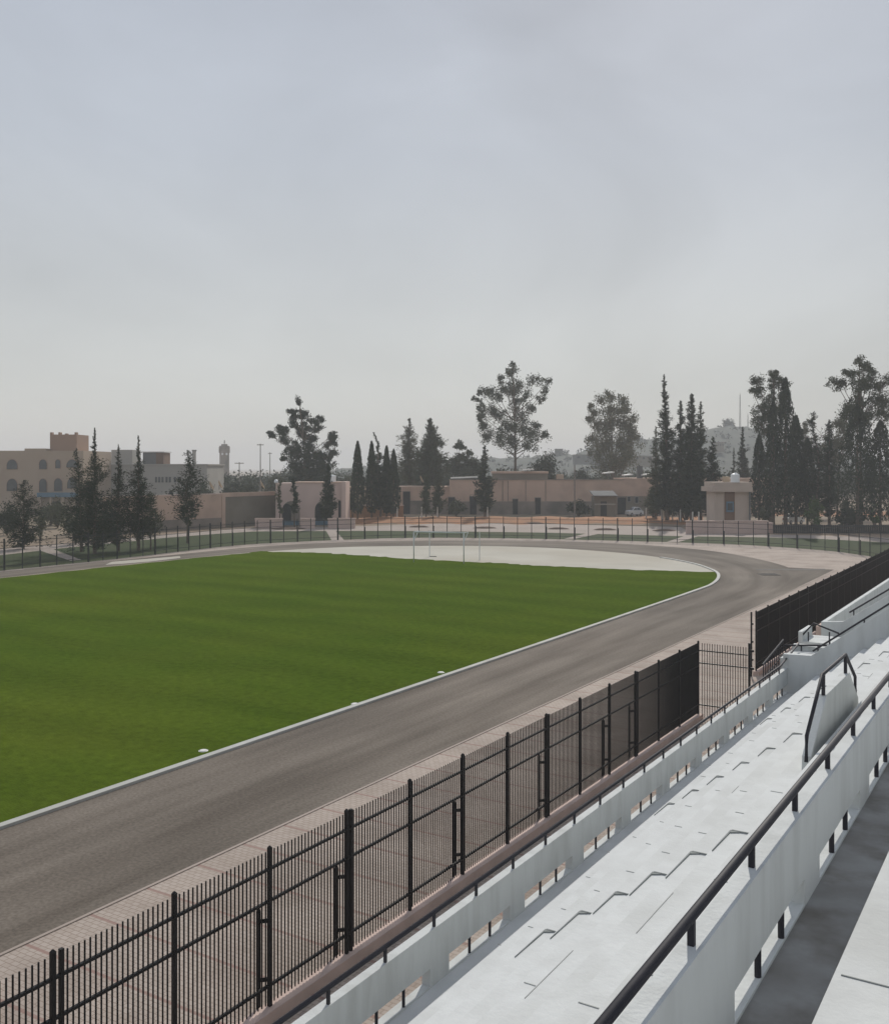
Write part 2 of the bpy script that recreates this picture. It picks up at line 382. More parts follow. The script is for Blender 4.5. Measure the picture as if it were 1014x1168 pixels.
# drain line across the end of the chute + inspection grate
mb = MB(); mb.quad(*[tuple(gp(*p, .02)) for p in ((862, 650.4), (862, 649.0), (941, 648.8), (941, 650.2))])
tag(mb.build('drain_channel', M['iron']), 'dark drain line across the end of the sprint chute', 'drain', kind='structure')
c = gp(877, 655.5)
t = thing('drain_grate', 'dark square drain grate set in the track bend', 'grate', c)
mb = MB(); mb.obox(c, RV, FV, -1.0, 1.0, -.95, -.8, .012, .05); mb.obox(c, RV, FV, -1.0, 1.0, .8, .95, .012, .05)
mb.obox(c, RV, FV, -1.0, -.85, -.8, .8, .012, .05); mb.obox(c, RV, FV, .85, 1.0, -.8, .8, .012, .05); mb.build('frame', 'iron', t)
mb = MB()
for k in range(9): mb.obox(c, RV, FV, -.75+k*.18, -.66+k*.18, -.8, .8, .012, .04)
mb.build('grille', 'iron', t)

# beyond the track: lawns, promenade, orange bank
lawn_px = [(-60, 641), (0, 633.5), (61, 626.5), (149, 617.5), (190, 613.5), (250, 608.8), (290, 606.3), (360, 605.8), (440, 605.6), (520, 606.2), (620, 607.6), (700, 609.6), (780, 611.8), (860, 612.8), (930, 614.5), (1014, 619), (1070, 622)]
prom_px = [(-60, 632), (26, 624), (90, 618.5), (149, 613.5), (200, 608.5), (250, 604.5), (290, 602.2), (420, 600), (480, 597.6), (560, 597), (640, 598), (700, 599.5), (776, 601), (790, 608.6), (860, 609.4), (930, 610.8), (1014, 613.5), (1070, 616)]
fo = [p for p in fl if p.y > 20]
mb = MB(); pr = [gp(*p) for p in prom_px]
mb.poly([(p.x, p.y, .008) for p in fo] + [(p.x, p.y, .008) for p in reversed(pr)])
tag(mb.build('promenade_path', M['prom']), 'pale paved promenade beyond the far railings', 'path', kind='structure')
mb = MB(); lw = [gp(*p) for p in lawn_px]
mb.poly([(p.x, p.y, .012) for p in fo] + [(p.x, p.y, .012) for p in reversed(lw)])
tag(mb.build('lawn_grass', M['lawn']), 'dull green lawn strip behind the far railings', 'grass', kind='stuff')
for nm, pts in (('ramp_path', [(372, 605.6), (383, 605.6), (394, 617.6), (379, 617.6)]), ('crossing_path', [(643, 614.6), (655, 614.6), (702, 605), (684, 605)]),
                ('corner_path', [(760, 618.2), (774, 618.2), (806, 609), (788, 609)]), ('side_path', [(40, 626), (58, 625.5), (93, 638.6), (80, 639.6)])):
    mb = MB(); mb.poly([tuple(gp(*p, .018)) for p in pts]); tag(mb.build(nm, M['prom']), None, None, kind='structure')
# orange earth bank: a low lumpy ridge
mb = MB(); n, mrow = 60, 6
for i in range(n+1):
    px = 396+(802-396)*i/n
    for j in range(mrow+1):
        py = 597.6+.8*math.sin(i*.7)-(597.6-589.5)*j/mrow
        e = min(1, i/6, (n-i)/6); z = .02+.5*e*math.sin(math.pi*j/mrow)*(.7+.5*rng.random()); p = gp(px, py); mb.v.append((p.x, p.y, z))
for i in range(n):
    for j in range(mrow):
        a = i*(mrow+1)+j; mb.f.append((a, a+mrow+1, a+mrow+2, a+1))
tag(mb.build('earth_bank', M['orange'], smooth=True), 'low bank of orange earth before the long wall', 'bank', kind='structure')
mb = MB(); mb.poly([tuple(gp(*p, .01)) for p in ((858, 588), (1040, 590), (1040, 583.5), (858, 583.5))])
tag(mb.build('dry_ground', M['orange']), 'orange dry ground behind the right hand trees', 'ground', kind='structure')
# planting beds on the promenade
for k, (px, py, w) in enumerate(((328, 603.6, 11), (478, 601.4, 6), (553, 602.6, 7), (637, 603.6, 6.5), (690, 604.6, 7), (757, 605.6, 7), (608, 597.5, 7), (118, 618, 9))):
    c = gp(px, py); mb = MB(); Z = FOC*HZ/(py-HY); rw = w*Z/FOC
    prof = []
    i0 = len(mb.v)
    for r_, z_ in ((1, .01), (.85, .16), (.5, .28), (.05, .33)):
        for q in range(18):
            a = 2*math.pi*q/18; p = c+RV*(rw*2*r_*math.cos(a))+FV*(rw*.9*r_*math.sin(a)); mb.v.append((p.x, p.y, z_*(.8+.4*rng.random())))
    for r_ in range(3):
        for q in range(18): mb.f.append((i0+r_*18+q, i0+r_*18+(q+1) % 18, i0+(r_+1)*18+(q+1) % 18, i0+(r_+1)*18+q))
    mb.f.append(tuple(i0+54+q for q in range(18)))
    tag(mb.build('planting_bed', M['bed'], smooth=True), None, None, kind='structure')

# ------------------------------------------------------------------ near fence
S_POST = 2.67
FX = -14.27; FH = 3.55
def picket_bay(mb_p, p0, p1, h, z0=.2, gap=.118, w=.034):
    p0, p1 = Vector(p0), Vector(p1); d = p1-p0; L = d.length; u = d/L; nrm = Vector((-u.y, u.x, 0))
    n = int((L-.12)/gap); s0 = (L-(n-1)*gap)/2
    for k in range(n):
        o = p0+u*(s0+k*gap)
        mb_p.hexa([(o.x+math.cos(a*math.pi/3)*w/2, o.y+math.sin(a*math.pi/3)*w/2) for a in range(6)], o.z+z0+.05, o.z+h)
def bay_rails(mb_r, p0, p1, zs, hw=.016, hh=.026):
    p0, p1 = Vector(p0), Vector(p1); d = p1-p0; L = d.length; u = d/L; nrm = Vector((-u.y, u.x, 0))
    for z in zs: mb_r.obox(p0, u, nrm, .05, L-.05, -hw-.016, hw+.016, z-hh, z+hh)

def steel_fence(name, label, x, y0, y1, braces, gap=.118, w=.034):
    t = thing(name, label, 'fence', (x, y0, 0))
    n = round((y1-y0)/S_POST); st = (y1-y0)/n
    mb = MB(); mb.box(x-.13, x+.19, y0-.2, y1+.15, 0, .24); mb.build('plinth', 'plinth', t)
    for k in range(n+1):
        y = y0+k*st
        mb = MB(); mb.box(x-.04, x+.04, y-.04, y+.04, .24, FH+.06)
        mb.hexa([(x-.04, y-.04), (x+.04, y-.04), (x+.04, y+.04), (x-.04, y+.04)], FH+.06, FH+.1, [(x-.01, y-.01), (x+.01, y-.01), (x+.01, y+.01), (x-.01, y+.01)])
        mb.build('post', 'fence', t)
        if k in braces:
            mb = MB(); bx, by = x-.20, y-.13
            mb.box(bx-.035, bx+.035, by-.035, by+.035, .05, 2.25)
            mb.hexa([(bx-.035, by-.035), (bx+.035, by-.035), (bx+.035, by+.035), (bx-.035, by+.035)], 2.25, 2.36, [(bx-.01, by-.01), (bx+.01, by-.01), (bx+.01, by+.01), (bx-.01, by+.01)])
            for z in (.75, 2.0): mb.hexa([(bx+.03, by-.01), (bx+.05, by+.03), (x-.04, y+.03), (x-.04, y-.02)], z, z+.09)
            mb.build('brace_post', 'fence', t)
        if k in braces[1::2] and k > 2:
            mb = MB(); mb.box(x-.035, x+.035, y+.13, y+.2, .24, FH+.05); mb.build('post', 'fence', t)
        if k < n:
            mb = MB(); picket_bay(mb, (x, y, 0), (x, y+st, 0), FH, .24, min(gap, .118-.020*min(1, max(0, (y-8)/34))), w); bay_rails(mb, (x, y, 0), (x, y+st, 0), (.68, 2.48, 3.16)); mb.build('picket_panel', 'fence', t)
    return t
# posts counted back from the corner by the gate
steel_fence('steel_fence', 'black steel picket fence on pink plinth along the near side of the track', FX, 45.3-18*S_POST, 45.3, (3, 5, 7, 8, 10, 12, 14, 15, 17))
steel_fence('steel_fence', 'black steel picket fence farther along the stand, solid black at this angle', FX-.25, 56.6, 56.6+27*S_POST, (1, 5, 9, 13, 17, 21), .098, .036)
# the short return towards the stand
t = thing('return_fence', 'short black picket return fence standing crosswise before the opening', 'fence', (FX, 45.3, 0))
mb = MB(); picket_bay(mb, (FX+.05, 45.3, 0), (-11.95, 45.3, 0), FH, .05); mb.build('pickets', 'fence', t)
for z in (.68, 2.62, 3.2):
    mb = MB(); bay_rails(mb, (FX, 45.3, 0), (-11.95, 45.3, 0), (z,)); mb.build('rail', 'fence', t)
mb = MB(); mb.box(-11.97, -11.88, 45.26, 45.35, 0, 3.75); mb.build('post', 'fence', t)
for z in (3.35, 2.55, .9):
    mb = MB(); mb.box(-11.88, -11.72, 45.28, 45.33, z, z+.1); mb.build('hinge', 'fence', t)
t = thing('gate_post', 'tall thin black gate post at the start of the far fence', 'post', (FX-.35, 56.0, 0))
mb = MB(); mb.box(FX-.41, FX-.33, 56.0, 56.08, 0, 3.62); mb.build('post', 'fence', t)
for z in (.9, 1.9, 2.9):
    mb = MB(); mb.box(FX-.33, FX-.26, 56.01, 56.07, z, z+.1); mb.build('hinge', 'fence', t)

# ------------------------------------------------------------------ grandstand
T_, RI = .67, .48
def Dk(k): return 7.49-k*T_
def zk(k): return 3.567+k*RI
YS0, YS1 = -8.0, 47.7
t = thing('grandstand', 'white painted stepped concrete terrace of the lower stand', 'grandstand', (-8, 0, 0))
def steps_profile(k0, k1, last_x, base):
    pr = []
    for k in range(k0, k1+1):
        x = (-Dk(k) if k > k0+1 else -10.0) if k > k0 else -10.8
        pr.append((x, zk(k-1) if k > k0 else base)); pr.append((x, zk(k)))
    pr.append((last_x, zk(k1))); pr.append((last_x, base)); return pr
mb = MB(); pr = steps_profile(-5, 7, -2.30, .0)
mb.prism(pr, lambda a, b, y: (a, y, b), YS1, YS0)
mb.build('terrace', 'white', t)
# aisle step edges, their shadow drawn in as dark L-strips and wedges, and the sealed joints across the treads
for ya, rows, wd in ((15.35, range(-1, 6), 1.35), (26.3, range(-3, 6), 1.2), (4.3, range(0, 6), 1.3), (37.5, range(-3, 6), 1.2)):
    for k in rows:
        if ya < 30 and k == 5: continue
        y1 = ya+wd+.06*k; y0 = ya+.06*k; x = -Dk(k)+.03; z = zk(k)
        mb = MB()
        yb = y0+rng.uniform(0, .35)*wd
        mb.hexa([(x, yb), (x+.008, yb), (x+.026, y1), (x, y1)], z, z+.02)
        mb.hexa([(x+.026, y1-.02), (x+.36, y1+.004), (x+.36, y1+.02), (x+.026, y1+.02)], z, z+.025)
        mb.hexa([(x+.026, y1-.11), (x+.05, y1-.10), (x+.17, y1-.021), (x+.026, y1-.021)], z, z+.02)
        mb.build('aisle_step_shade', 'seal_shade', t)
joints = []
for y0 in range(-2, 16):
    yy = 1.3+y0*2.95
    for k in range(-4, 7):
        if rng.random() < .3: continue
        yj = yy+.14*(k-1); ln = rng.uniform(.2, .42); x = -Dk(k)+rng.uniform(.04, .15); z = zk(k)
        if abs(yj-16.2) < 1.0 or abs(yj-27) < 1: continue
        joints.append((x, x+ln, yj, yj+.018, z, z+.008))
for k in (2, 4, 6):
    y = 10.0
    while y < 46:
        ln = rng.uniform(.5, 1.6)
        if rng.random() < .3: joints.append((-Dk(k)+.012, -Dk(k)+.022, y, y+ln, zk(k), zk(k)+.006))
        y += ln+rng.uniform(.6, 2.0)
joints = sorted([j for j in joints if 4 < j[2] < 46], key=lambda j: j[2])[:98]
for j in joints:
    mb = MB(); mb.box(*j); mb.build('joint', 'seal_shade2', t)
# walkway and rows behind the upper parapet
mb = MB(); mb.prism([(-2.30, 0), (-2.30, 7.03), (-1.76, 7.03), (-1.76, 0)], lambda a, b, y: (a, y, b), YS1, YS0)  # bare, dirty concrete strip with the parapet's shadow also put into its colour
mb.build('shade_strip', 'shade_strip', t)
mb = MB(); mb.prism([(-1.76, 0), (-1.76, 7.05), (-.95, 7.05), (-.95, 7.51), (-.28, 7.51), (-.28, 7.99), (.39, 7.99), (.39, 8.47), (1.06, 8.47), (1.06, 8.95), (4.5, 8.95), (4.5, 0)], lambda a, b, y: (a, y, b), YS1, YS0)
mb.build('walkway', 'white', t)
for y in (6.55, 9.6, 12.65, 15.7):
    mb = MB(); mb.box(-1.7, -1.0, y, y+.018, 7.05, 7.058); mb.build('joint', 'seal_shade', t)

def parapet(name, label, xn, xf, y0, y1, z0, z1, s0, s1, ph, period, slot):
    """concrete parapet with a row of low slots, each crossed by two upright bars"""
    t = thing(name, label, 'parapet', ((xn+xf)/2, (y0+y1)/2, z0))
    mb = MB(); mb.box(xf, xn, y0, y1, s1, z1)
    mb.box(xf, xn, y0, y1, z0-.25, s0)
    y = y0; k = math.ceil((y0-ph)/period); edges = []
    while True:
        a = ph+k*period; b = a+slot
        if a >= y1: break
        edges.append((max(a, y0), min(b, y1))); k += 1
    prev = y0
    for a, b in edges:
        if a > prev: mb.box(xf, xn, prev, a, s0, s1)
        prev = b
    if prev < y1: mb.box(xf, xn, prev, y1, s0, s1)
    mb.build('wall', 'white2', t)
    for a, b in edges:
        if b-a < slot*.9: continue
        for q in (1/3, 2/3):
            m2 = MB(); yc = a+(b-a)*q; xc = (xn*.8+xf*.2); m2.tube([(xc, yc, s0-.03), (xc, yc, s1+.02)], .032, 8); m2.build('slot_bar', 'pipe', t)
    return t
parapet('parapet_wall', 'long white slotted parapet along the front edge of the lower terrace', -10.8, -11.0, YS0, 47.72, zk(-5), 2.32, 1.20, 1.56, 17.57-3.43*6, 3.43, 2.7)
parapet('parapet_wall', 'white slotted parapet at the top of the lower terrace, nearest the camera', -2.30, -2.48, YS0, 32.0, 7.03, 8.05, 7.06, 7.33, 8.28-3.43*4, 3.43, 2.65)

def pipe_rail(name, label, pts, r, posts, pw=.026):
    t = thing(name, label, 'handrail', pts[0])
    mb = MB(); mb.tube(pts, r, 14); mb.build('pipe', 'pipe', t, smooth=True)
    for p, z0, z1 in posts:
        mb = MB(); mb.box(p[0]-pw, p[0]+pw, p[1]-pw, p[1]+pw, z0, z1); mb.build('post', 'pipe', t)
    return t
pipe_rail('handrail', 'long dark pipe handrail on short posts on the front parapet', [(-10.85, YS0, 2.61), (-10.85, 46.5, 2.61), (-10.85, 50.2, 3.06)], .045,
          [((-10.85, 20.5+1.72*k), 2.31, 2.60) for k in range(-15, 16)])
pipe_rail('handrail', 'thick dark pipe handrail on the upper parapet, running out of the bottom of the picture', [(-2.39, YS0, 8.27), (-2.39, 31.9, 8.27)], .042,
          [((-2.39, 7.42+1.74*k), 8.04, 8.26) for k in range(-8, 15)])

# guard wall of the stairway opening, with its own pipe rail
VX = -4.385
t = thing('stair_guard_wall', 'white trapezoid guard wall standing upright among the terrace steps', 'guard wall', (VX, 24, 5.5))
prof = [(21.0, 5.0), (21.12, 5.78), (22.74, 6.74), (25.5, 6.74), (26.7, 5.9), (26.8, 5.0)]
mb = MB(); mb.prism(prof, lambda a, b, x: (x, a, b), VX+.07, VX-.11); mb.build('wall', 'white2', t, bevel=.01)
tr = thing('guard_rail', 'bent dark pipe rail following the top of the trapezoid guard wall', 'handrail', (VX, 24, 6.7))
pts = [(VX, 21.0, 5.7), (VX, 21.05, 6.22), (VX, 22.6, 7.19), (VX, 25.35, 7.19), (VX, 26.66, 6.42), (VX, 26.7, 5.95)]
mb = MB(); mb.tube(pts, .04, 12); mb.build('pipe', 'pipe', tr, smooth=True)
for y, z0, z1 in ((22.72, 6.73, 7.19), (25.35, 6.73, 7.19)):
    mb = MB(); mb.box(VX-.035, VX+.035, y-.035, y+.035, z0, z1); mb.build('post', 'pipe', tr)

# end wall of the block, sloping up with the steps
t = thing('stair_side_wall', 'tall white side wall sloping up at the far end of the lower terrace', 'wall', (-8, 47.8, 0))
mb = MB(); prof = [(-11.0, 0), (-11.0, 2.96), (-9.75, 3.0), (-2.3, 8.55), (1.06, 9.9), (4.5, 9.9), (4.5, 0)]
mb.prism(prof, lambda a, b, y: (a, y, b), 48.0, 47.72); mb.build('wall', 'white2', t)
mb = MB(); mb.tube([(-9.7, 47.86, 3.2), (-5.6, 47.86, 6.26), (-2.3, 47.86, 8.72)], .045, 10); mb.build('pipe', 'pipe', t, smooth=True)
for f in (.1, .3, .5, .7, .9):
    mb = MB(); mb.box(-9.7+7.4*f-.03, -9.7+7.4*f+.03, 47.83, 47.89, 3.0+5.55*f-.05, 3.2+5.52*f); mb.build('post', 'pipe', t)
# stairway between the two blocks
t = thing('stairway', 'white concrete stairs and landings between the two terrace blocks', 'stairs', (-9, 52, 0))
mb = MB()
mb.box(-11.2, -9.4, 48.02, 50.4, 0, 2.72); mb.box(-11.2, -9.6, 50.41, 51.0, 0, 2.95)
mb.build('landing', 'white2', t)
mb = MB(); mb.box(-11.5, -8.9, 53.2, 55.6, 0, 2.7); mb.box(-11.5, -11.3, 53.2, 55.6, 2.7, 3.2); mb.build('landing', 'white2', t)
mb = MB()
for k in range(12): mb.box(-9.39+k*.6, 4.0, 48.02, 56.4, 2.0+k*.44 if k else 0, 2.44+k*.44)
mb.build('flight', 'white', t)
def rail_simple(label, pts, posts):
    t = thing('stair_rail', label, 'handrail', pts[0])
    mb = MB(); mb.tube(pts, .045, 10); mb.build('pipe', 'pipe', t, smooth=True)
    for p, z0, z1 in posts:
        mb = MB(); mb.tube([(p[0], p[1], z0), (p[0], p[1], z1)], .035, 8); mb.build('post', 'pipe', t)
def wp(px, py, y):
    q = (px-CX)/FOC; Z = y/(CS+SN*q); return (-Z*(SN-CS*q), y, HZ-(py-HY)*Z/FOC)
rail_simple('dark pipe rail crossing the near landing of the stairway', [wp(894, 736, 50.3), wp(943, 736.5, 50.3)], [((wp(p, 736, 50.3)[0], 50.3), 2.6, wp(p, 736.2, 50.3)[2]) for p in (896, 914, 933)])
rail_simple('dark pipe rail crossing the far landing of the stairway', [wp(914, 726, 53.4), wp(928, 711, 53.4), wp(957, 722.7, 53.4)], [((wp(p, 722, 53.4)[0], 53.4), 2.6, wp(p, 721, 53.4)[2]) for p in (922, 946)])
# slim balusters beside the landings
t = thing('stair_balustrade', 'dark balustrade of slim uprights at the head of the stairway', 'balustrade', (-11.6, 50, 2))
mb = MB()
for k in range(10): mb.box(-11.65, -11.61, 46.6+k*.42, 46.64+k*.42, 1.2, 2.66+.05*k)
mb.build('balusters', 'pipe', t)
mb = MB(); mb.tube([(-11.63, 46.5, 2.6), (-11.63, 50.5, 3.15)], .045, 8); mb.build('rail', 'pipe', t)
mb = MB(); mb.tube([(-11.63, 46.5, 1.9), (-11.63, 50.5, 2.45)], .03, 8); mb.build('rail', 'pipe', t)

# the next block of terrace, its front parapet and side wall
t = thing('grandstand', 'white terrace of the next block beyond the stairway', 'grandstand', (-8, 80, 0))
mb = MB(); mb.prism(steps_profile(-5, 7, 4.5, 0), lambda a, b, y: (a, y, b+.35), 118, 57.0); mb.build('terrace', 'white', t)
t = thing('parapet_wall', 'white front parapet of the next block beyond the stairway', 'parapet', (-10.9, 80, 0))
mb = MB(); mb.box(-11.02, -10.8, 56.8, 118, 0, 3.3); mb.build('wall', 'white2', t)
mb = MB(); mb.box(-11.35, -11.02, 56.8, 118, 0, 3.0); mb.build('kerb', 'plinth', t)
t = thing('stair_side_wall', 'white sloping side wall at the start of the next block', 'wall', (-8, 56.7, 0))
mb = MB(); mb.prism([(-11.02, 0), (-11.02, 3.3), (-9.9, 3.4), (-2.3, 8.7), (4.5, 9.9), (4.5, 0)], lambda a, b, y: (a, y, b), 56.79, 56.5); mb.build('wall', 'white2', t)
mb = MB(); mb.tube([(-9.6, 56.65, 3.9), (-5.6, 56.65, 6.7), (-2.3, 56.65, 9.0)], .045, 10); mb.build('pipe', 'pipe', t, smooth=True)
for f in (.03, .3, .5, .7, .9):
    mb = MB(); mb.box(-9.6+7.3*f-.03, -9.6+7.3*f+.03, 56.62, 56.68, 3.45+5.2*f-.05, 3.9+5.1*f); mb.build('post', 'pipe', t)

# ------------------------------------------------------------------ goal, sprinklers
t = thing('goal', 'slender white football goal frame at the far end of the pitch', 'goal', gp(500, 642))
GP0, GP1 = gp(472, 641.5), gp(529, 643.2)
GH = 3.76
back = Vector((0.6, 1.9, 0)); back2 = Vector((2.7, 0.8, 0))
for p in (GP0, GP1):
    mb = MB(); mb.tube([p, p+Vector((0, 0, GH))], .07, 10); mb.build('post', 'goalwhite', t, smooth=True)
mb = MB(); mb.tube([GP0+Vector((0, 0, GH)), GP1+Vector((0, 0, GH))], .09, 10); mb.build('crossbar', 'goalwhite', t, smooth=True)
BK = []
for (pp, gx) in ((GP0, (490, 635.2)), (GP1, (547, 639.3))):
    q = gp(*gx); BK.append(q)
    mb = MB(); mb.tube([q, q+Vector((0, 0, 3.55))], .055, 8); mb.build('back_post', 'goalwhite', t)
    mb = MB(); mb.tube([pp+Vector((0, 0, GH-1.1)), pp+(q-pp)*.28+Vector((0, 0, GH))], .04, 6); mb.tube([pp+(q-pp)*.28+Vector((0, 0, GH)), pp+Vector((0, 0, GH))], .04, 6); mb.build('net_bracket', 'goalwhite', t)
mb = MB(); mb.tube([BK[0]+Vector((0, 0, .05)), BK[0]+RV*.9+Vector((0, 0, .05))], .05, 6); mb.build('foot', 'iron', t)

spr = None
for px, py, lb in ((232, 857, 'white sprinkler lid on the grass, nearest the camera'), (405, 803.5, 'white sprinkler lid on the grass between two others'), (503, 767.5, 'white sprinkler lid on the grass, farthest from the camera')):
    c = gp(px, py)
    if spr is None:
        spr = thing('sprinkler_lid', lb, 'sprinkler', c, 'sprinkler lids along the kerb')
        mb = MB(); mb.lathe(c, [(.17, .0), (.17, .03), (.15, .045), (.03, .05)], 18); mb.build('lid', 'sprinkler', spr, smooth=False)
        mb = MB(); mb.lathe(c, [(.21, .0), (.21, .015), (.18, .02)], 18); mb.build('collar', 'sprinkler', spr)
    else:
        o = copy_tree(spr); o.location = c; o['label'] = lb

# ------------------------------------------------------------------ far perimeter fence
t = thing('perimeter_fence', 'long dark railing fence curving round the far side of the track', 'fence', (-100, 100, 0))
fp = spline(FENCE_LINE, 2.35)
fp = [p for p in fp if p.y > 52 or p.x > -60]
FPH = 3.5
for k, p in enumerate(fp):
    heavy = k % 5 == 2
    w = .075 if heavy else .05
    if k < 98:
        mb = MB(); mb.box(p.x-w, p.x+w, p.y-w, p.y+w, 0, FPH+.1)
        if heavy or k % 5 == 4: mb.box(p.x+.11, p.x+.24, p.y-.17, p.y-.04, 0, 2.0)
        mb.build('post', 'fence_far', t)
for k in range(len(fp)-1):
    mb = MB(); picket_bay(mb, fp[k], fp[k+1], FPH-.05, .0, gap=.16, w=.02); bay_rails(mb, fp[k], fp[k+1], (.5, 2.5, 3.2), .012, .03)
    if k < 98: mb.build('picket_panel', 'fence_far', t)

# ------------------------------------------------------------------ trees
def clump(mb, c, r, n, size, g, flat=1.0, droop=0.0, up=0.0):
    for _ in range(n):
        d = Vector((g.gauss(0, .5), g.gauss(0, .5), g.gauss(0, .5)))
        if d.length > 1.5: d = d*.5
        mb.leaf(Vector(c)+Vector((d.x*r, d.y*r, d.z*r*flat)), size*g.uniform(.6, 1.3), g, .5, up, droop)

def conifer(name, label, px, Z, top, w_px, base_z=0.0, leaf='leaf_dark', dens=1.0, ragged=.5, skirt=.1, power=.75, group=None, lean=0.0, crook=0.0, bare=0.12, tip=.0):
    g = random.Random(int(px*13+top*7))
    c = at(px, Z); H = hz(top, Z); W = w_px*Z/FOC
    t = thing(name, label, 'tree', c, group)
    nseg = 8; axis = []
    for i in range(nseg+1):
        f = i/nseg
        off = RV*(lean*W*f*f + crook*W*math.sin(f*9+px)*f*.5)
        axis.append(c+off+Vector((0, 0, H*f)))
    def ax(f):
        q = f*nseg; i = min(nseg-1, int(q)); return axis[i].lerp(axis[i+1], q-i)
    mb = MB(); mb.tube(axis, [max(.03, .016*H*(1-i/nseg*.94)) for i in range(nseg+1)], 7); tk = mb.build('trunk', 'trunk', t)
    mb = MB(); br = MB()
    nb = int(100*dens*(1 if H < 20 else 1.25)); s = max(.22, Z*.0026)
    for i in range(nb):
        f = bare+(1-bare)*((i+g.random())/nb)
        ff = (f-bare)/(1-bare)
        env = (1-ff)**power*min(1, .35+ff/max(.01, skirt)) if ff < skirt else (1-ff)**power
        env = env*(1-tip)+tip*(.4*(1-ff) if ff > .7 else env)
        L = max(.10*W*.5*(1-.93*ff), W*.62*env*(g.uniform(1-ragged, 1.0) if g.random() < .85 else 1.25)*(1 if ff < .72 else .75))
        a = g.uniform(0, 2*math.pi); rise = g.uniform(-.15, .65)
        d = Vector((math.cos(a), math.sin(a), rise)).normalized(); p0 = ax(f)
        p1 = p0+d*L
        if L > .8: br.tube([p0, p1], [.035, .012], 4, False)
        m = max(7, int(10+L*15*dens))
        for k in range(m):
            q = g.uniform(.12, 1.05); p = p0.lerp(p1, q)+Vector((g.gauss(0, .16), g.gauss(0, .16), g.gauss(0, .24)))*(.16+L*.6)
            p.z = max(p.z, .3)
            mb.leaf(p, s*g.uniform(.7, 1.8)*(1.1-.55*ff), g, .26, .3, 0, d)
    for k in range(8): mb.leaf(ax(1)-Vector((0, 0, g.uniform(0, .07)*H)), s*.7, g, .22, 6)
    if len(br.f) >= 20: br.build('limbs', 'trunk', t)
    mb.build('crown', leaf, t)
    return t

def cypress(name, label, px, Z, top, w_px, leaf='leaf_dark', group=None, base=.08, lean=0.0, rough=.12):
    g = random.Random(int(px*17+top))
    c = at(px, Z); H = hz(top, Z); W = w_px*Z/FOC
    t = thing(name, label, 'tree', c, group)
    mb = MB(); mb.tube([c, c+Vector((0, 0, H*.5)), c+Vector((0, 0, H*.97))], [.018*H*.8, .012*H, .02], 7); mb.build('trunk', 'trunk', t)
    mb = MB(); s = max(.22, Z*.0029)
    n = int(1100+H*W*34)
    lob = [g.uniform(0, 6.28) for _ in range(6)]
    for i in range(n):
        f = g.random()**.85
        env = min(1, (f+.04)/.22)**.6*(1-f)**.62*1.12
        a = g.uniform(0, 6.283)
        env *= 1+rough*math.sin(3*a+lob[0]+f*11)+rough*math.sin(5*a+lob[1]-f*23)+rough*g.gauss(0, .6)
        rr = W*.56*env*(.4+.6*math.sqrt(g.random()))
        p = c+RV*(lean*W*f)+Vector((math.cos(a)*rr, math.sin(a)*rr, H*(base+(1-base)*f)))
        mb.leaf(p, s*g.uniform(.7, 1.4), g, .36, 1.6)
    mb.build('crown', leaf, t); return t

def clump_tree(name, label, Z, trunk_px, ox, oy, sc, clumps, leaf='leaf_mid', dens=1.0, limb=.78, flat=1.0, group=None, droop=.3, r_mul=1.0, fork=.3):
    """clumps: (u, v, r) in the tracing's own units; each becomes a leaf cluster at its own depth in the crown"""
    g = random.Random(int(trunk_px*11+ox)); c = at(trunk_px, Z); t = thing(name, label, 'tree', c, group)
    P = []; us = [u for u, v, r in clumps]; W = (max(us)-min(us))*sc*Z/FOC
    for u, v, r in clumps:
        px, py = ox+u*sc, oy+v*sc
        p = at(px, Z, hz(py, Z))+FV*g.uniform(-.32, .32)*W; P.append((p, r*sc*Z/FOC*r_mul))
    ztop = max(p.z for p, r in P); zlow = min(p.z for p, r in P)
    mb = MB(); stem = [c]
    top = max(P, key=lambda q: q[0].z)[0]
    for i in range(1, 7):
        f = i/6; stem.append(c.lerp(Vector((c.x+(top.x-c.x)*f*f, c.y+(top.y-c.y)*f*f, 0)), 1)+Vector((0, 0, ztop*.95*f)))
    mb.tube(stem, [max(.06, .0125*ztop*(1-i/6*.9)) for i in range(7)], 8); mb.build('trunk', 'trunk', t)
    br = MB()
    for p, r in P:
        f = max(fork, min(.9, (p.z/ztop)*limb)); q = f*6; i = min(5, int(q)); s = stem[i].lerp(stem[i+1], q-i)
        mid = s.lerp(p, .55)+Vector((g.uniform(-.4, .4), g.uniform(-.4, .4), -.06*(p-s).length))
        br.tube([s, mid, p], [.0038*ztop, .0024*ztop, .03], 5, False)
        for k in range(3):
            e = p+Vector((g.gauss(0, 1), g.gauss(0, 1), g.gauss(0, .8)))*r*.7; br.tube([mid.lerp(p, .6), e], [.05, .015], 4, False)
    br.build('limbs', 'trunk', t)
    mb = MB(); sz = max(.25, Z*.0019)
    for p, r in P:
        # every cluster is itself a handful of twigs
        for k in range(8):
            d = Vector((g.gauss(0, 1), g.gauss(0, 1), g.gauss(0, .9))).normalized()*r*g.uniform(.1, 1.3)
            clump(mb, p+d, r*g.uniform(.35, .85), int((30+r*r*22)*dens), sz, g, flat*g.uniform(.7, 1.2), droop)
    mb.build('crown', leaf, t); return t

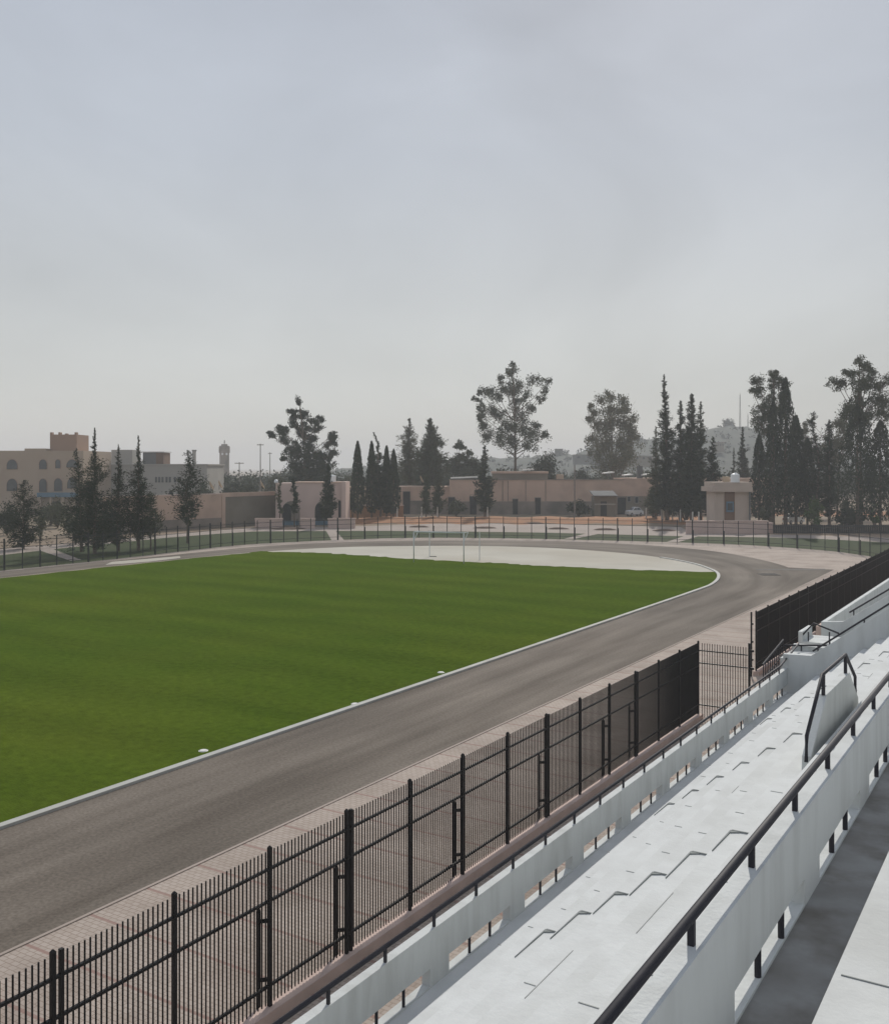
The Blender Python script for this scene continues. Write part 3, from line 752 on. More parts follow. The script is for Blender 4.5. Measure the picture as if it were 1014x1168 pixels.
def bush(label, px, Z, top, w_px, leaf='leaf_mid', group=None, cat='bush', name='bush', lobes=9):
    g = random.Random(int(px*5+top*3)); c = at(px, Z); H = hz(top, Z); W = w_px*Z/FOC
    t = thing(name, label, cat, c, group)
    br = MB(); mb = MB(); sz = max(.25, Z*.0027)
    for k in range(lobes):
        a = g.uniform(0, 6.283); rr = W*.5*g.uniform(0, .75); z = H*g.uniform(.28, .85)*(1-.35*rr/(W*.5+.01))
        p = c+Vector((math.cos(a)*rr, math.sin(a)*rr, z)); r = W*.5*g.uniform(.28, .45)
        br.tube([c+Vector((0, 0, .05)), p], [.06+.006*H, .02], 5, False)
        clump(mb, p, r, int(60+r*r*55), sz, g, min(1.2, H/W*.9))
    clump(mb, c+Vector((0, 0, H*.85)), W*.18, 40, sz, g)
    br.build('trunk', 'trunk', t); mb.build('crown', leaf, t); return t

GL = 'conifers on the lawn at the left'
conifer('conifer_tree', 'dark ragged conifer cut by the left edge of the photo', 27, 142, 548, 40, dens=1.3, ragged=.55, power=.45, group=GL, bare=.03)
conifer('conifer_tree', 'tall dark conifer with a bare whip of a tip before the ochre building', 108, 134, 488, 56, dens=1.9, ragged=.55, power=.85, group=GL, tip=.55, bare=.05)
conifer('conifer_tree', 'dark conifer with a blunt top, left of the tall whip-tipped conifer', 93, 137, 511, 40, dens=1.2, ragged=.6, power=.6, group=GL, bare=.1, lean=-.15)
conifer('conifer_tree', 'dark narrow conifer with pointed top, second from the right among the lawn conifers', 135, 138, 507, 36, dens=1.5, ragged=.5, power=.7, group=GL, tip=.4, bare=.06)
conifer('conifer_tree', 'slim dark conifer in front of the brown rooftop box', 158, 139, 497, 42, dens=1.6, ragged=.55, power=.75, group=GL, tip=.5, bare=.1)
conifer('conifer_tree', 'low drooping conifer before the pink wall, beside the brown-box conifer', 172, 140, 562, 32, dens=.9, ragged=.6, power=.35, group=GL, bare=.25, leaf='leaf_mid')
conifer('conifer_tree', 'sparse lone conifer with broken top before the pink wall', 214, 152, 514, 34, dens=1.25, ragged=.65, power=.3, skirt=.3, group=GL, crook=.25, tip=.3, bare=.2)
bush('brownish round tree before the ochre building', 66, 190, 566, 34, 'leaf_olive', cat='tree', name='round_tree', lobes=14)
bush('dark green bush low in front of the ochre building', 86, 150, 585, 26, 'leaf_mid')
bush('olive bush right of the left edge conifer', 47, 160, 588, 17, 'leaf_olive')
bush('wide dark shrub before the ochre building entrance', 58, 200, 574, 44, 'leaf_mid', lobes=16)
bush('low brownish bush left of the tall conifers', 78, 172, 590, 20, 'leaf_olive')
bush('dark shrub at the very left behind the edge conifer', 8, 170, 572, 40, 'leaf_dark', lobes=14)
bush('rounded shrub standing between the two tall conifers and the pink wall', 122, 172, 580, 30, 'leaf_mid', lobes=12)
# middle
T7 = [(437,190,35),(320,330,55),(330,290,40),(450,310,60),(620,360,50),(570,380,40),(200,480,50),(120,550,45),(210,600,70),(270,520,60),(350,420,50),(440,440,70),(590,470,60),(540,560,80),(420,540,70),(280,700,40),(220,800,35),(400,700,90),(340,760,70),(550,700,90),(640,760,70),(760,560,50),(800,590,40),(730,640,60),(770,740,50),(720,790,60),(480,850,110),(600,880,100),(370,900,90),(680,900,90),(450,980,110),(600,1000,110),(520,1080,110),(400,1060,80),(680,1050,80)]
clump_tree('broadleaf_tree', 'big dark broadleaf tree rising behind the pink gatehouse', 262, 350, 300, 440, .1028, T7, 'leaf_dark', 1.3)
conifer('young_conifer', 'small dark conifer growing in front of the right arch of the gatehouse', 375, 193, 528, 17, dens=1.5, ragged=.35, power=.5, bare=.12)
conifer('young_conifer', 'thin climbing conifer between the gatehouse arch and the left corner', 336, 194, 546, 8, dens=.9, ragged=.6, power=.3, crook=.6, bare=.3)
conifer('young_conifer', 'thinnest sapling at the left corner of the gatehouse', 319, 195, 548, 7, dens=.55, ragged=.6, power=.3, crook=.6, bare=.3, leaf='leaf_olive')
GM = 'cypresses right of the gatehouse'
cypress('cypress_tree', 'single smooth pointed cypress right of the gatehouse', 408, 222, 504, 17, group=GM, rough=.06)
cypress('cypress_tree', 'slim pointed cypress left in the tight cypress clump', 424, 224, 504, 14, group=GM)
conifer('conifer_tree', 'crooked bare-topped conifer bending left over the cypress clump', 434, 225, 493, 22, dens=1.3, ragged=.5, power=.5, lean=-.35, tip=.6, crook=.3, bare=.1, group=GM)
cypress('cypress_tree', 'short cypress in the middle of the tight cypress clump', 441, 226, 509, 13, group=GM)
cypress('cypress_tree', 'cypress at the right end of the tight cypress clump', 449, 225, 513, 15, group=GM)
bush('small green shrub at the foot of the smooth pointed cypress', 402, 226, 560, 13, 'leaf_mid')
conifer('casuarina_tree', 'pale wispy feathery tree, paler of the pair before the far hedge', 467, 268, 477, 34, leaf='leaf_olive', dens=1.1, ragged=.5, power=.55, skirt=.3, bare=.28)
conifer('casuarina_tree', 'dark feathery tree, darker of the pair before the far hedge', 491, 262, 477, 36, leaf='leaf_mid', dens=1.9, ragged=.45, power=.5, skirt=.3, bare=.22)
conifer('young_conifer', 'narrow dark sapling under the dark feathery tree, on its left', 486, 226, 541, 11, dens=1.1, ragged=.5, power=.4, bare=.12, leaf='leaf_mid')
conifer('young_conifer', 'narrow dark sapling under the dark feathery tree, on its right', 500, 226, 538, 14, dens=1.1, ragged=.5, power=.4, bare=.12, leaf='leaf_mid')
clump_tree('gangly_tree', 'gangly tree with a single round tuft on top behind the white roof sheet', 285, 526, 440, 400, .1972, [(425,545,22),(440,560,18),(410,555,16),(440,610,22),(400,640,30),(370,660,28),(470,640,35),(430,670,40),(500,660,40),(480,600,22),(390,700,40),(460,710,45),(520,700,40)], 'leaf_mid', 1.2)
T13 = [(735,110,40),(735,85,22),(710,130,25),(780,200,55),(870,165,42),(925,190,22),(910,240,32),(890,280,30),(660,170,25),(600,235,48),(540,235,28),(525,285,28),(560,330,40),(650,270,55),(700,210,48),(750,240,50),(640,370,65),(700,440,75),(580,440,48),(590,500,48),(540,400,25),(780,370,55),(800,460,55),(760,300,45),(840,340,40),(870,480,45),(920,495,32),(660,520,55),(740,540,55),(820,540,60),(560,370,30),(880,430,30),(610,330,40),(800,270,35)]
clump_tree('eucalyptus_tree', 'tallest open eucalyptus with many airy leaf tufts behind the long wall', 300, 588, 440, 400, .1972, T13, 'leaf_mid', .62, r_mul=.85)
conifer('young_conifer', 'dark shaggy conifer before the long wall, under the tall eucalyptus', 553, 226, 508, 22, dens=1.5, ragged=.55, power=.55, bare=.08, skirt=.25)
bush('dark rounded tree crown right behind the long wall roof', 622, 280, 514, 46, 'leaf_dark', cat='tree', name='round_tree', lobes=20)
T16 = [(155,200,22),(180,230,32),(220,170,28),(270,150,32),(330,160,28),(340,210,36),(240,220,45),(290,230,50),(190,300,45),(250,320,55),(320,300,55),(365,290,32),(180,370,42),(240,400,55),(310,400,60),(370,380,42),(200,450,48),(270,470,60),(340,470,55),(380,450,38),(250,520,55),(320,520,55),(160,260,25),(270,270,45),(350,340,40)]
clump_tree('poplar_tree', 'pale vase-shaped poplar with brush-like top behind the long wall', 290, 699, 640, 420, .217, T16, 'leaf_pale', .75, r_mul=.9, flat=1.5, droop=-.8, fork=.12, limb=.4)
# right
GR = 'conifers left of the small kiosk'
conifer('conifer_tree', 'tallest ragged spire left of the small kiosk', 761, 213, 427, 25, dens=2.0, ragged=.6, power=.45, tip=.35, group=GR, bare=.06, lean=-.15)
conifer('conifer_tree', 'short pointed conifer left of the tallest ragged spire', 748, 216, 486, 19, dens=1.2, ragged=.5, power=.55, group=GR, leaf='leaf_mid', bare=.08)
conifer('conifer_tree', 'bushy-topped conifer right of the tallest ragged spire', 776, 212, 457, 24, dens=1.7, ragged=.5, power=.45, group=GR, bare=.08)
conifer('conifer_tree', 'dense dark conifer in the middle of the kiosk group', 789, 208, 449, 26, dens=2.2, ragged=.35, power=.4, group=GR, bare=.06, tip=.1)
conifer('conifer_tree', 'thin paler conifer behind the dense dark one near the kiosk', 799, 212, 458, 20, dens=1.5, ragged=.5, power=.5, group=GR, leaf='leaf_mid', bare=.08)
conifer('conifer_tree', 'low conifer directly left of the kiosk roof', 813, 208, 498, 22, dens=1.6, ragged=.4, power=.5, group=GR, bare=.08)
bush('olive green shrubby tree beside the dark car', 745, 222, 556, 20, 'leaf_olive', cat='tree', name='round_tree', lobes=12)
bush('dark shrub mass at the foot of the kiosk conifers', 782, 214, 545, 40, 'leaf_dark', lobes=18)
conifer('conifer_tree', 'small spire seen just behind the white tank of the kiosk', 847, 262, 487, 19, dens=1.6, ragged=.4, power=.8, leaf='leaf_dark', bare=.05)
conifer('conifer_tree', 'tiny thin spire left of the white tank of the kiosk', 837, 275, 511, 8, dens=.8, ragged=.4, power=.7, bare=.05)
GC = 'dark trees right of the kiosk'
T19 = [(325,140,20),(320,165,20),(290,185,36),(210,200,40),(180,270,28),(240,250,45),(330,225,45),(380,215,34),(280,320,45),(210,380,45),(190,440,40),(240,440,55),(230,490,48),(350,300,45),(300,400,50),(260,540,50),(340,380,45)]
clump_tree('eucalyptus_tree', 'round-headed eucalyptus rising over the dark trees right of the kiosk', 208, 878, 830, 400, .1712, T19, 'leaf_mid', 1.1, group=GC)
for px, top, w, lb in ((866, 496, 20, 'dark cypress nearest the kiosk, right beside its wall'), (882, 456, 20, 'dark slim cypress under the round-headed eucalyptus'),
                       (896, 431, 26, 'tallest dense cypress right of the kiosk'), (908, 474, 26, 'broad dark cypress right of the tallest dense cypress'),
                       (921, 500, 22, 'lower dark cypress near the gap in the right hand trees')):
    cypress('cypress_tree', lb, px, 196+(px % 7), top, w*1.12, group=GC, rough=.16)
conifer('conifer_tree', 'crooked half-bare conifer standing in the gap of the right hand trees', 933, 198, 470, 17, dens=1.1, ragged=.6, power=.25, crook=.5, lean=-.2, group=GC, bare=.15)
conifer('conifer_tree', 'narrow dark conifer right of the crooked half-bare one', 946, 195, 479, 19, dens=1.6, ragged=.4, power=.35, group=GC, bare=.1)
clump_tree('broadleaf_tree', 'pale hazy tree behind the gap of the right hand trees', 240, 955, 830, 400, .1712, [(720,500,50),(760,540,60),(720,600,70),(790,620,70),(700,680,60),(760,700,70),(800,480,40),(540,480,35),(530,540,45),(550,600,50),(540,680,60),(600,700,60)], 'leaf_olive', .9)
T21 = [(890,60,34),(890,110,38),(800,150,40),(740,210,45),(790,220,45),(850,180,55),(900,180,45),(850,260,48),(930,240,45),(975,110,40),(985,160,42),(1000,240,55),(960,330,55),(980,420,55),(790,390,46),(770,430,46),(830,380,55),(900,340,48),(860,330,48),(930,440,55),(1010,330,75),(1040,200,60),(1050,420,80),(870,450,60)]
clump_tree('eucalyptus_tree', 'big leaning eucalyptus at the right edge above the dark spire', 190, 982, 830, 400, .1712, T21, 'leaf_mid', 1.1, group=GC)
cypress('cypress_tree', 'broad black cypress under the big eucalyptus at the right edge', 978, 184, 462, 48, group=GC, rough=.2)
cypress('cypress_tree', 'dark cypress cut by the right edge of the photo', 1004, 186, 480, 40, group=GC, rough=.2)
bush('bright green bush before the dark trees right of the kiosk', 928, 186, 566, 25, 'leaf_bright', lobes=14)
bush('small yellowish plant right of the bright green bush', 998, 184, 572, 13, 'leaf_bright', lobes=7)
bush('low dark shrub between the bright bush and the right edge', 965, 188, 574, 34, 'leaf_dark', lobes=16)
bush('low dark shrub at the foot of the kiosk wall', 870, 190, 577, 16, 'leaf_mid', lobes=9)
bush('scrubby shrub row before the door of the long wall', 520, 236, 570, 24, 'leaf_mid', lobes=12)
bush('low shrub before the grey hut at the long wall', 660, 236, 571, 30, 'leaf_dark', lobes=12)

for px, Zs, top, w_, lf, lb in ((232, 262, 543, 34, 'leaf_mid', 'round tree behind the pink wall, just right of the sparse lone conifer'), (262, 275, 544, 34, 'leaf_dark', 'round tree behind the wall, right of the pair of dishes'),
        (288, 268, 546, 30, 'leaf_mid', 'round tree behind the grey-brown wall'), (317, 290, 540, 36, 'leaf_olive', 'olive round tree behind the left corner of the gatehouse'),
        (397, 285, 542, 30, 'leaf_olive', 'olive round tree behind the right corner of the gatehouse'), (462, 300, 541, 44, 'leaf_mid', 'wide round tree under the pale feathery tree'),
        (512, 290, 540, 34, 'leaf_mid', 'round tree behind the white roof sheet'), (538, 300, 537, 36, 'leaf_dark', 'dark round tree left of the tall open eucalyptus'), (572, 310, 531, 40, 'leaf_mid', 'round tree at the foot of the tall open eucalyptus'),
        (664, 320, 534, 40, 'leaf_dark', 'low round tree left of the pale poplar'), (735, 300, 533, 34, 'leaf_mid', 'low round tree right of the pale poplar')):
    bush(lb, px, Zs, top, w_, lf, cat='tree', name='round_tree', lobes=14)
# far belt of trees that reads as one mass
g = random.Random(3); mb = MB()
for k in range(900):
    px = 170+g.random()*900; Z = 330+g.random()*170
    topy = 536.5+2.2*math.sin(px*.05)+1.6*math.sin(px*.17)+g.uniform(0, 6)
    if px < 235: topy += 3
    H = max(3.5, hz(topy, Z)); c = at(px, Z)
    for q in range(3):
        r = H*g.uniform(.2, .34); clump(mb, c+Vector((g.gauss(0, 1.8), g.gauss(0, 1.8), H*g.uniform(.3, .8))), r, 22, 1.3, g)
tag(mb.build('far_woodland', M['leaf_far']), 'hazy belt of trees along the horizon behind the walls', 'trees', kind='stuff')

# ------------------------------------------------------------------ buildings beyond
def local(px, Z): return at(px, Z)
def U(w_px, Z): return w_px*Z/FOC
def face_box(mb, x0, x1, y_top, y_bot, Z, depth, z_floor=None, dz=0.0):
    """box whose front face is at distance Z, from column x0 to x1"""
    o = at(x0, Z-dz); mb.obox(o, RV, FV, 0, U(x1-x0, Z), 0, depth, hz(y_bot, Z) if z_floor is None else z_floor, hz(y_top, Z))
def arch_panel(mb, x0, x1, y_top, y_bot, Z, out, th=.12, pointed=False):
    """arched leaf standing 'out' metres in front of the wall face at Z"""
    W = U(x1-x0, Z); zb, zt = hz(y_bot, Z), hz(y_top, Z); r = W/2; spring = max(zb+.1, zt-r*1.25)
    prof = [(0, zb), (W, zb), (W, spring)]
    for k in range(1, 10):
        a = math.pi*k/10; prof.append((r+r*math.cos(a), spring+(zt-spring)*math.sin(a)))
    prof.append((0, spring)); o = at(x0, Z)
    mb.prism(prof, lambda a, b, q: (o.x+RV.x*a-FV.x*q, o.y+RV.y*a-FV.y*q, b), out, out-th)
def flat_panel(mb, x0, x1, y_top, y_bot, Z, out, th=.12):
    o = at(x0, Z); mb.obox(o, RV, FV, 0, U(x1-x0, Z), -out, -out+th, hz(y_bot, Z), hz(y_top, Z))

# ochre building with battlemented tower
Z = 262
t = thing('ochre_building', 'ochre block with arched windows and a battlemented stair tower', 'building', at(60, Z))
mb = MB(); face_box(mb, -30, 95, 514, 0, Z, 22, 0); face_box(mb, 28, 52, 511.5, 514, Z, 10); mb.build('wall', 'ochre', t)
mb = MB(); face_box(mb, 57, 87.5, 495.5, 514, Z+4, 9); mb.build('tower', 'ochre2', t)
for x in (57, 66.5, 74, 85):
    mb = MB(); face_box(mb, x, x+2.4, 493 if x != 74 else 494.3, 495.5, Z+4, 1.2); mb.build('merlon', 'ochre2', t)
for x0, x1, y0, y1 in ((45, 53.5, 524, 535), (63.5, 69, 524, 534), (76, 89, 524, 533), (45, 53.5, 546, 561), (62, 71, 545.5, 560), (77, 88, 545, 557), (8, 20, 524, 535), (8, 20, 546, 560)):
    mb = MB(); arch_panel(mb, x0-.6, x1+.6, y0-.8, y1+.4, Z, .12, .1); f = mb.build('window', 'ochre2', t)
    mb = MB(); arch_panel(mb, x0, x1, y0, y1, Z, .2, .07); mb.build('pane', 'pane', f)
mb = MB(); face_box(mb, 42, 86, 562, 567, Z-2.2, 2.2); mb.build('awning', 'blue', t)
for x in (44, 56, 70, 83):
    mb = MB(); face_box(mb, x, x+2.5, 567, 0, Z-2.0, .8, 0); mb.build('column', 'ochre', t)
mb = MB(); flat_panel(mb, 60, 69, 572, 592, Z, .1); mb.build('door', 'dark', t)

Z = 285
t = thing('pale_block', 'pale grey flat-roofed block with strip windows behind the conifers', 'building', at(170, Z))
mb = MB(); face_box(mb, 92, 236, 530.5, 0, Z, 22, 0); mb.build('wall', 'greyblock', t)
mb = MB(); face_box(mb, 92, 237, 529.2, 530.7, Z-.2, 22.4); mb.build('parapet', 'greyblock', t)
mb = MB(); face_box(mb, 127, 151, 513, 529, Z+3, 8); mb.build('roof_room', 'greyblock', t)
mb = MB(); face_box(mb, 163, 178, 516, 529.2, Z+2, 7); mb.build('roof_room', 'darkgrey', t)
mb = MB(); face_box(mb, 178.05, 186.5, 516.3, 529.2, Z+2, 7); mb.build('roof_room', 'brownbox', t)
mb = MB(); face_box(mb, 162.3, 187.5, 514.9, 516, Z+1.7, 7.6); mb.build('roof_slab', 'roofsheet', t)
for x in (177, 180.7, 184.4, 189, 192.7, 198.5, 203):
    mb = MB(); flat_panel(mb, x-.35, x+2.8, 543.2, 550.8, Z, .1); f = mb.build('window', 'greyblock', t)
    mb = MB(); flat_panel(mb, x, x+2.4, 543.9, 550.2, Z, .16); mb.build('pane', 'pane', f)
mb = MB(); arch_panel(mb, 192, 198, 560.5, 574, Z, .1); mb.build('door', 'dark', t)

# perimeter wall at the left
A, B = gp(118, 609), gp(252, 601.5); C = gp(316, 597)
def wall_between(mb, a, b, h, th, z0=0):
    u_ = (b-a).normalized(); n_ = Vector((-u_.y, u_.x, 0)); mb.obox(Vector((a.x, a.y, 0)), u_, n_, 0, (b-a).length, -th/2, th/2, z0, h)
t = thing('perimeter_wall', 'long pink perimeter wall with darker lower band behind the left lawn', 'wall', A)
mb = MB(); wall_between(mb, A, B, 6.45, .4); mb.build('wall', 'pinkwall', t)
mb = MB(); wall_between(mb, A, B, 6.62, .55, 6.45); mb.build('coping', 'pinkpale', t)
mb = MB(); wall_between(mb, A, B, 1.9, .5); mb.build('lower_band', 'greywall', t)  # lower part of the wall face is darker
t = thing('perimeter_wall', 'grey-brown wall with pink coping left of the gatehouse', 'wall', B)
mb = MB(); wall_between(mb, B, C, 5.9, .4); mb.build('wall', 'panelwall', t)  # this stretch of wall is darker and greyer
mb = MB(); wall_between(mb, B, C, 6.7, .5, 5.9); mb.build('coping', 'pinkwall', t)
mb = MB(); wall_between(mb, B, B+(C-B).normalized()*.9, 6.0, .7); mb.build('pier', 'pinkwall', t)

# gatehouse
Z = 200
t = thing('gatehouse', 'pink flat-roofed gatehouse with two arched doorways', 'building', at(350, Z))
mb = MB(); face_box(mb, 314.5, 389.5, 551, 0, Z, 8, 0); mb.build('wall', 'pinkpale', t)
mb = MB(); face_box(mb, 389.5, 394.5, 549.5, 0, Z-.4, 8.4, 0); mb.build('pier', 'pinkpale', t)
mb = MB(); face_box(mb, 334, 389.4, 549.8, 551, Z-.15, 8.3); mb.build('coping', 'pinkwall', t)
for x0, x1, yt in ((321.5, 342, 571.5), (359, 378, 571)):
    mb = MB(); arch_panel(mb, x0, x1, yt, 602.5, Z, .1, .2); d = mb.build('doorway', 'greywall', t)
    mb = MB(); arch_panel(mb, x0+1, x0+(x1-x0)*.52, yt+3, 602.4, Z, .17, .07); mb.build('door', 'dark', d)
    mb = MB(); flat_panel(mb, x0+1, x1-1, 594, 602.4, Z, .26, .08); mb.build('door_panel', 'blue', d)
mb = MB(); flat_panel(mb, 386, 388.8, 571, 590.5, Z, .08); mb.build('window', 'dark', t)
mb = MB()
c = at(315, Z-.3); mb.lathe((c.x, c.y, hz(551, Z)), [(.3, 0), (.42, .2), (.36, .6), (.1, .75)], 12); mb.build('lamp', 'tank', t)
t = thing('water_tank', 'white round water tank on the gatehouse roof', 'tank', at(379, Z+3, hz(550, Z)))
c = at(379, Z+3, hz(549.6, Z)); mb = MB(); mb.lathe(c, [(.75, 0), (.75, 1.1), (.66, 1.25), (.2, 1.35)], 18); mb.build('body', 'tank', t, smooth=False)
mb = MB(); mb.lathe(c+Vector((0, 0, 1.35)), [(.22, 0), (.22, .12)], 10); mb.build('lid', 'tank', t)
t = thing('forecourt_wall', 'low pink wall with openings in front of the gatehouse', 'wall', at(350, 189))
Zf = FOC*HZ/(603-HY)
mb = MB(); face_box(mb, 291, 322, 592.5, 0, Zf, .5, 0); face_box(mb, 343, 359, 592.5, 0, Zf, .5, 0); face_box(mb, 374, 405, 592.5, 0, Zf, .5, 0); mb.build('wall', 'pinkpale', t)
mb = MB(); face_box(mb, 290.5, 322.5, 591.2, 592.5, Zf-.1, .7); face_box(mb, 342.5, 359.5, 591.2, 592.5, Zf-.1, .7); face_box(mb, 373.5, 405.5, 591.2, 592.5, Zf-.1, .7); mb.build('coping', 'plinth', t)

# long pink building / wall
Z = 246
t = thing('long_building', 'long low pink building with dark doors behind the orange bank', 'building', at(650, Z))
mb = MB(); face_box(mb, 440, 513, 555, 0, Z+2, 14, 0); face_box(mb, 513, 712, 547.5, 0, Z, 16, 0); face_box(mb, 712, 880, 545.5, 0, Z, 16, 0); mb.build('wall', 'pinkwall', t)
mb = MB(); face_box(mb, 468, 513, 571, 0, Z+1.8, .2, 0); face_box(mb, 513.2, 680, 572, 0, Z-.2, .2, 0); mb.build('lower_band', 'greywall', t)
mb = MB(); face_box(mb, 704, 790, 566, 0, Z-.2, .2, 0); mb.build('lower_band', 'panelwall', t)
mb = MB(); face_box(mb, 704, 790, 564.8, 566, Z-.3, .3); mb.build('string_course', 'pinkwall', t)
mb = MB(); face_box(mb, 513.2, 711.8, 546.6, 547.5, Z-.15, 1); mb.build('coping', 'greywall', t)
for x in (573, 579, 599.3, 622): 
    mb = MB(); face_box(mb, x, x+.7, 548.2, 571.8, Z-.12, .12); mb.build('downpipe_and_shade', 'greywall', t)
for x0, x1, y0, zz in ((460, 467.5, 561, Z+1.6), (511.5, 518.5, 567.5, Z-.25), (536, 543.5, 566.5, Z-.25), (585, 590.5, 569.5, Z-.25), (610.5, 616.5, 568, Z-.25), (704.5, 714, 567.5, Z-.25)):
    mb = MB(); face_box(mb, x0-.6, x1+.6, y0-.8, 0, zz-.02, .18, 0); d = mb.build('door', 'greywall', t)
    mb = MB(); face_box(mb, x0, x1, y0, 0, zz-.09, .08, .05); mb.build('leaf', 'dark', d)
for x0, x1, y0, y1 in ((716, 719, 566.5, 572), (724.5, 728, 567, 573.5)):
    mb = MB(); face_box(mb, x0-.4, x1+.4, y0-.5, y1+.5, Z-.28, .1); f = mb.build('window', 'greyblock', t)
    mb = MB(); face_box(mb, x0, x1, y0, y1, Z-.34, .07); mb.build('pane', 'pane', f)
mb = MB(); face_box(mb, 563, 625, 540, 547, Z+5, 9); mb.build('upper_storey', 'panelwall', t)
mb = MB(); face_box(mb, 562, 625.5, 537.6, 540, Z+4.6, 9.6); mb.build('upper_coping', 'pinkwall', t)
mb = MB(); face_box(mb, 636, 643, 541, 547.3, Z+5, 3); mb.build('chimney', 'ochre', t)
mb = MB(); face_box(mb, 728, 733, 531.5, 545.4, Z+4, 2); mb.build('chimney', 'darkgrey', t)
for x0, x1, y in ((514, 545, 546), (597, 609, 537), (690, 701, 540.5), (713, 722, 543), (732, 746, 542.5)):
    mb = MB(); o = at(x0, Z+3); W = U(x1-x0, Z+3); zt = hz(y, Z+3)
    mb.prism([(0, zt), (W, zt+.25), (W, zt+.55), (0, zt+.3)], lambda a, b, q: (o.x+RV.x*a+FV.x*q, o.y+RV.y*a+FV.y*q, b), 0, 5); mb.build('roof_sheet', 'roofsheet', t)
t = thing('brick_wall', 'low orange brick wall under the cypress clump', 'wall', at(430, 226))
mb = MB(); face_box(mb, 392, 460, 577, 0, 231, .6, 0); mb.build('wall', 'brick', t)
mb = MB(); face_box(mb, 391.5, 460.5, 576, 577, 230.9, .8); mb.build('coping', 'plinth', t)
t = thing('yellow_house', 'small ochre house showing behind the smooth pointed cypress', 'building', at(405, 244))
mb = MB(); face_box(mb, 392, 425, 556, 0, 246, 8, 0); mb.build('wall', 'ochre', t)
mb = MB(); face_box(mb, 391.5, 425.5, 555, 556, 245.7, 8.6); mb.build('coping', 'tan', t)
mb = MB(); face_box(mb, 397, 402, 563, 579, 245.9, .15); mb.build('window', 'dark', t)
# hut against the long building
Z = 234
t = thing('grey_hut', 'grey sheet-roofed hut leaning against the long pink building', 'hut', at(690, Z))
mb = MB(); face_box(mb, 678, 703, 566, 0, Z, 5, 0); mb.build('wall', 'panelwall', t)
mb = MB(); o = at(676.5, Z-.8); W = U(27.5, Z); zt = hz(566, Z)
mb.prism([(-.6, zt), (6.0, zt+1.0), (6.0, zt+1.2), (-.6, zt+.2)], lambda a, b, q: (o.x+RV.x*q+FV.x*a, o.y+RV.y*q+FV.y*a, b), 0, W); mb.build('roof', 'darkgrey', t)
mb = MB(); face_box(mb, 678.5, 702, 574.5, 576, Z-.3, .3); mb.build('shelf', 'greyblock', t)
mb = MB(); face_box(mb, 685, 692, 572, 0, Z-.1, .12, 0); mb.build('door', 'dark', t)

# kiosk
Z = 184
t = thing('kiosk', 'small pale kiosk with overhanging flat roof on the right', 'kiosk', at(835, Z))
mb = MB(); face_box(mb, 815.5, 854, 561, 0, Z, 6, 0); mb.build('wall', 'kioskwall', t)
mb = MB(); face_box(mb, 812.5, 858.5, 555.5, 561, Z-1.0, 8); mb.build('roof', 'kioskwall', t)
mb = MB(); face_box(mb, 814.5, 858, 550, 555.5, Z-.7, 7); mb.build('parapet', 'kioskwall', t)
mb = MB(); face_box(mb, 826.5, 838, 561.1, 0, Z-.12, .12, 0); d = mb.build('door', 'brownbox', t)
mb = MB(); face_box(mb, 828.5, 837, 572, 584, Z-.22, .1); mb.build('door_window', 'blue', d)
mb = MB(); face_box(mb, 830, 835.5, 574, 582, Z-.3, .08); mb.build('pane', 'pane', d)
mb = MB(); face_box(mb, 854.6, 856.2, 556, 0, Z-.5, .3, 0); mb.build('downpipe_and_shade', 'darkgrey', t)  # dark strip painting in the shaded right edge of the kiosk wall
mb = MB(); face_box(mb, 826, 832, 543.5, 550, Z+2, 1.2); mb.build('chimney', 'tan', t)
t = thing('water_tank', 'white round water tank on the kiosk roof', 'tank', at(838.5, Z+1.5, hz(552, Z)))
c = at(838.5, Z-.2, hz(550.2, Z)); mb = MB(); mb.lathe(c, [(.82, 0), (.82, 1.35), (.7, 1.55), (.25, 1.7)], 18); mb.build('body', 'tank', t)
mb = MB(); mb.lathe(c+Vector((0, 0, 1.7)), [(.26, 0), (.26, .14)], 10); mb.build('lid', 'tank', t)
t = thing('kiosk_wall', 'low pinkish wall in front of the kiosk', 'wall', at(835, 175))
Zk = FOC*HZ/(608.8-HY)
mb = MB(); face_box(mb, 783, 876, 595, 0, Zk, .6, 0); face_box(mb, 876, 882, 596, 0, Zk+1.5, 4, 0); mb.build('wall', 'pinkpale', t)
mb = MB(); face_box(mb, 782.5, 876.5, 593.8, 595, Zk-.1, .8); mb.build('coping', 'plinth', t)
t = thing('boundary_fence', 'low black slatted fence before the right hand trees', 'fence', at(950, 170))
mb = MB()
for k in range(58): face_box(mb, 882+k*2.5, 884.1+k*2.5, 598.5, 610, 173.5, .08, .1)
mb.build('slats', 'fence_far', t)
for y in (600, 607):
    mb = MB(); face_box(mb, 882, 1028, y, y+1, 173.2, .2); mb.build('rail', 'fence_far', t)

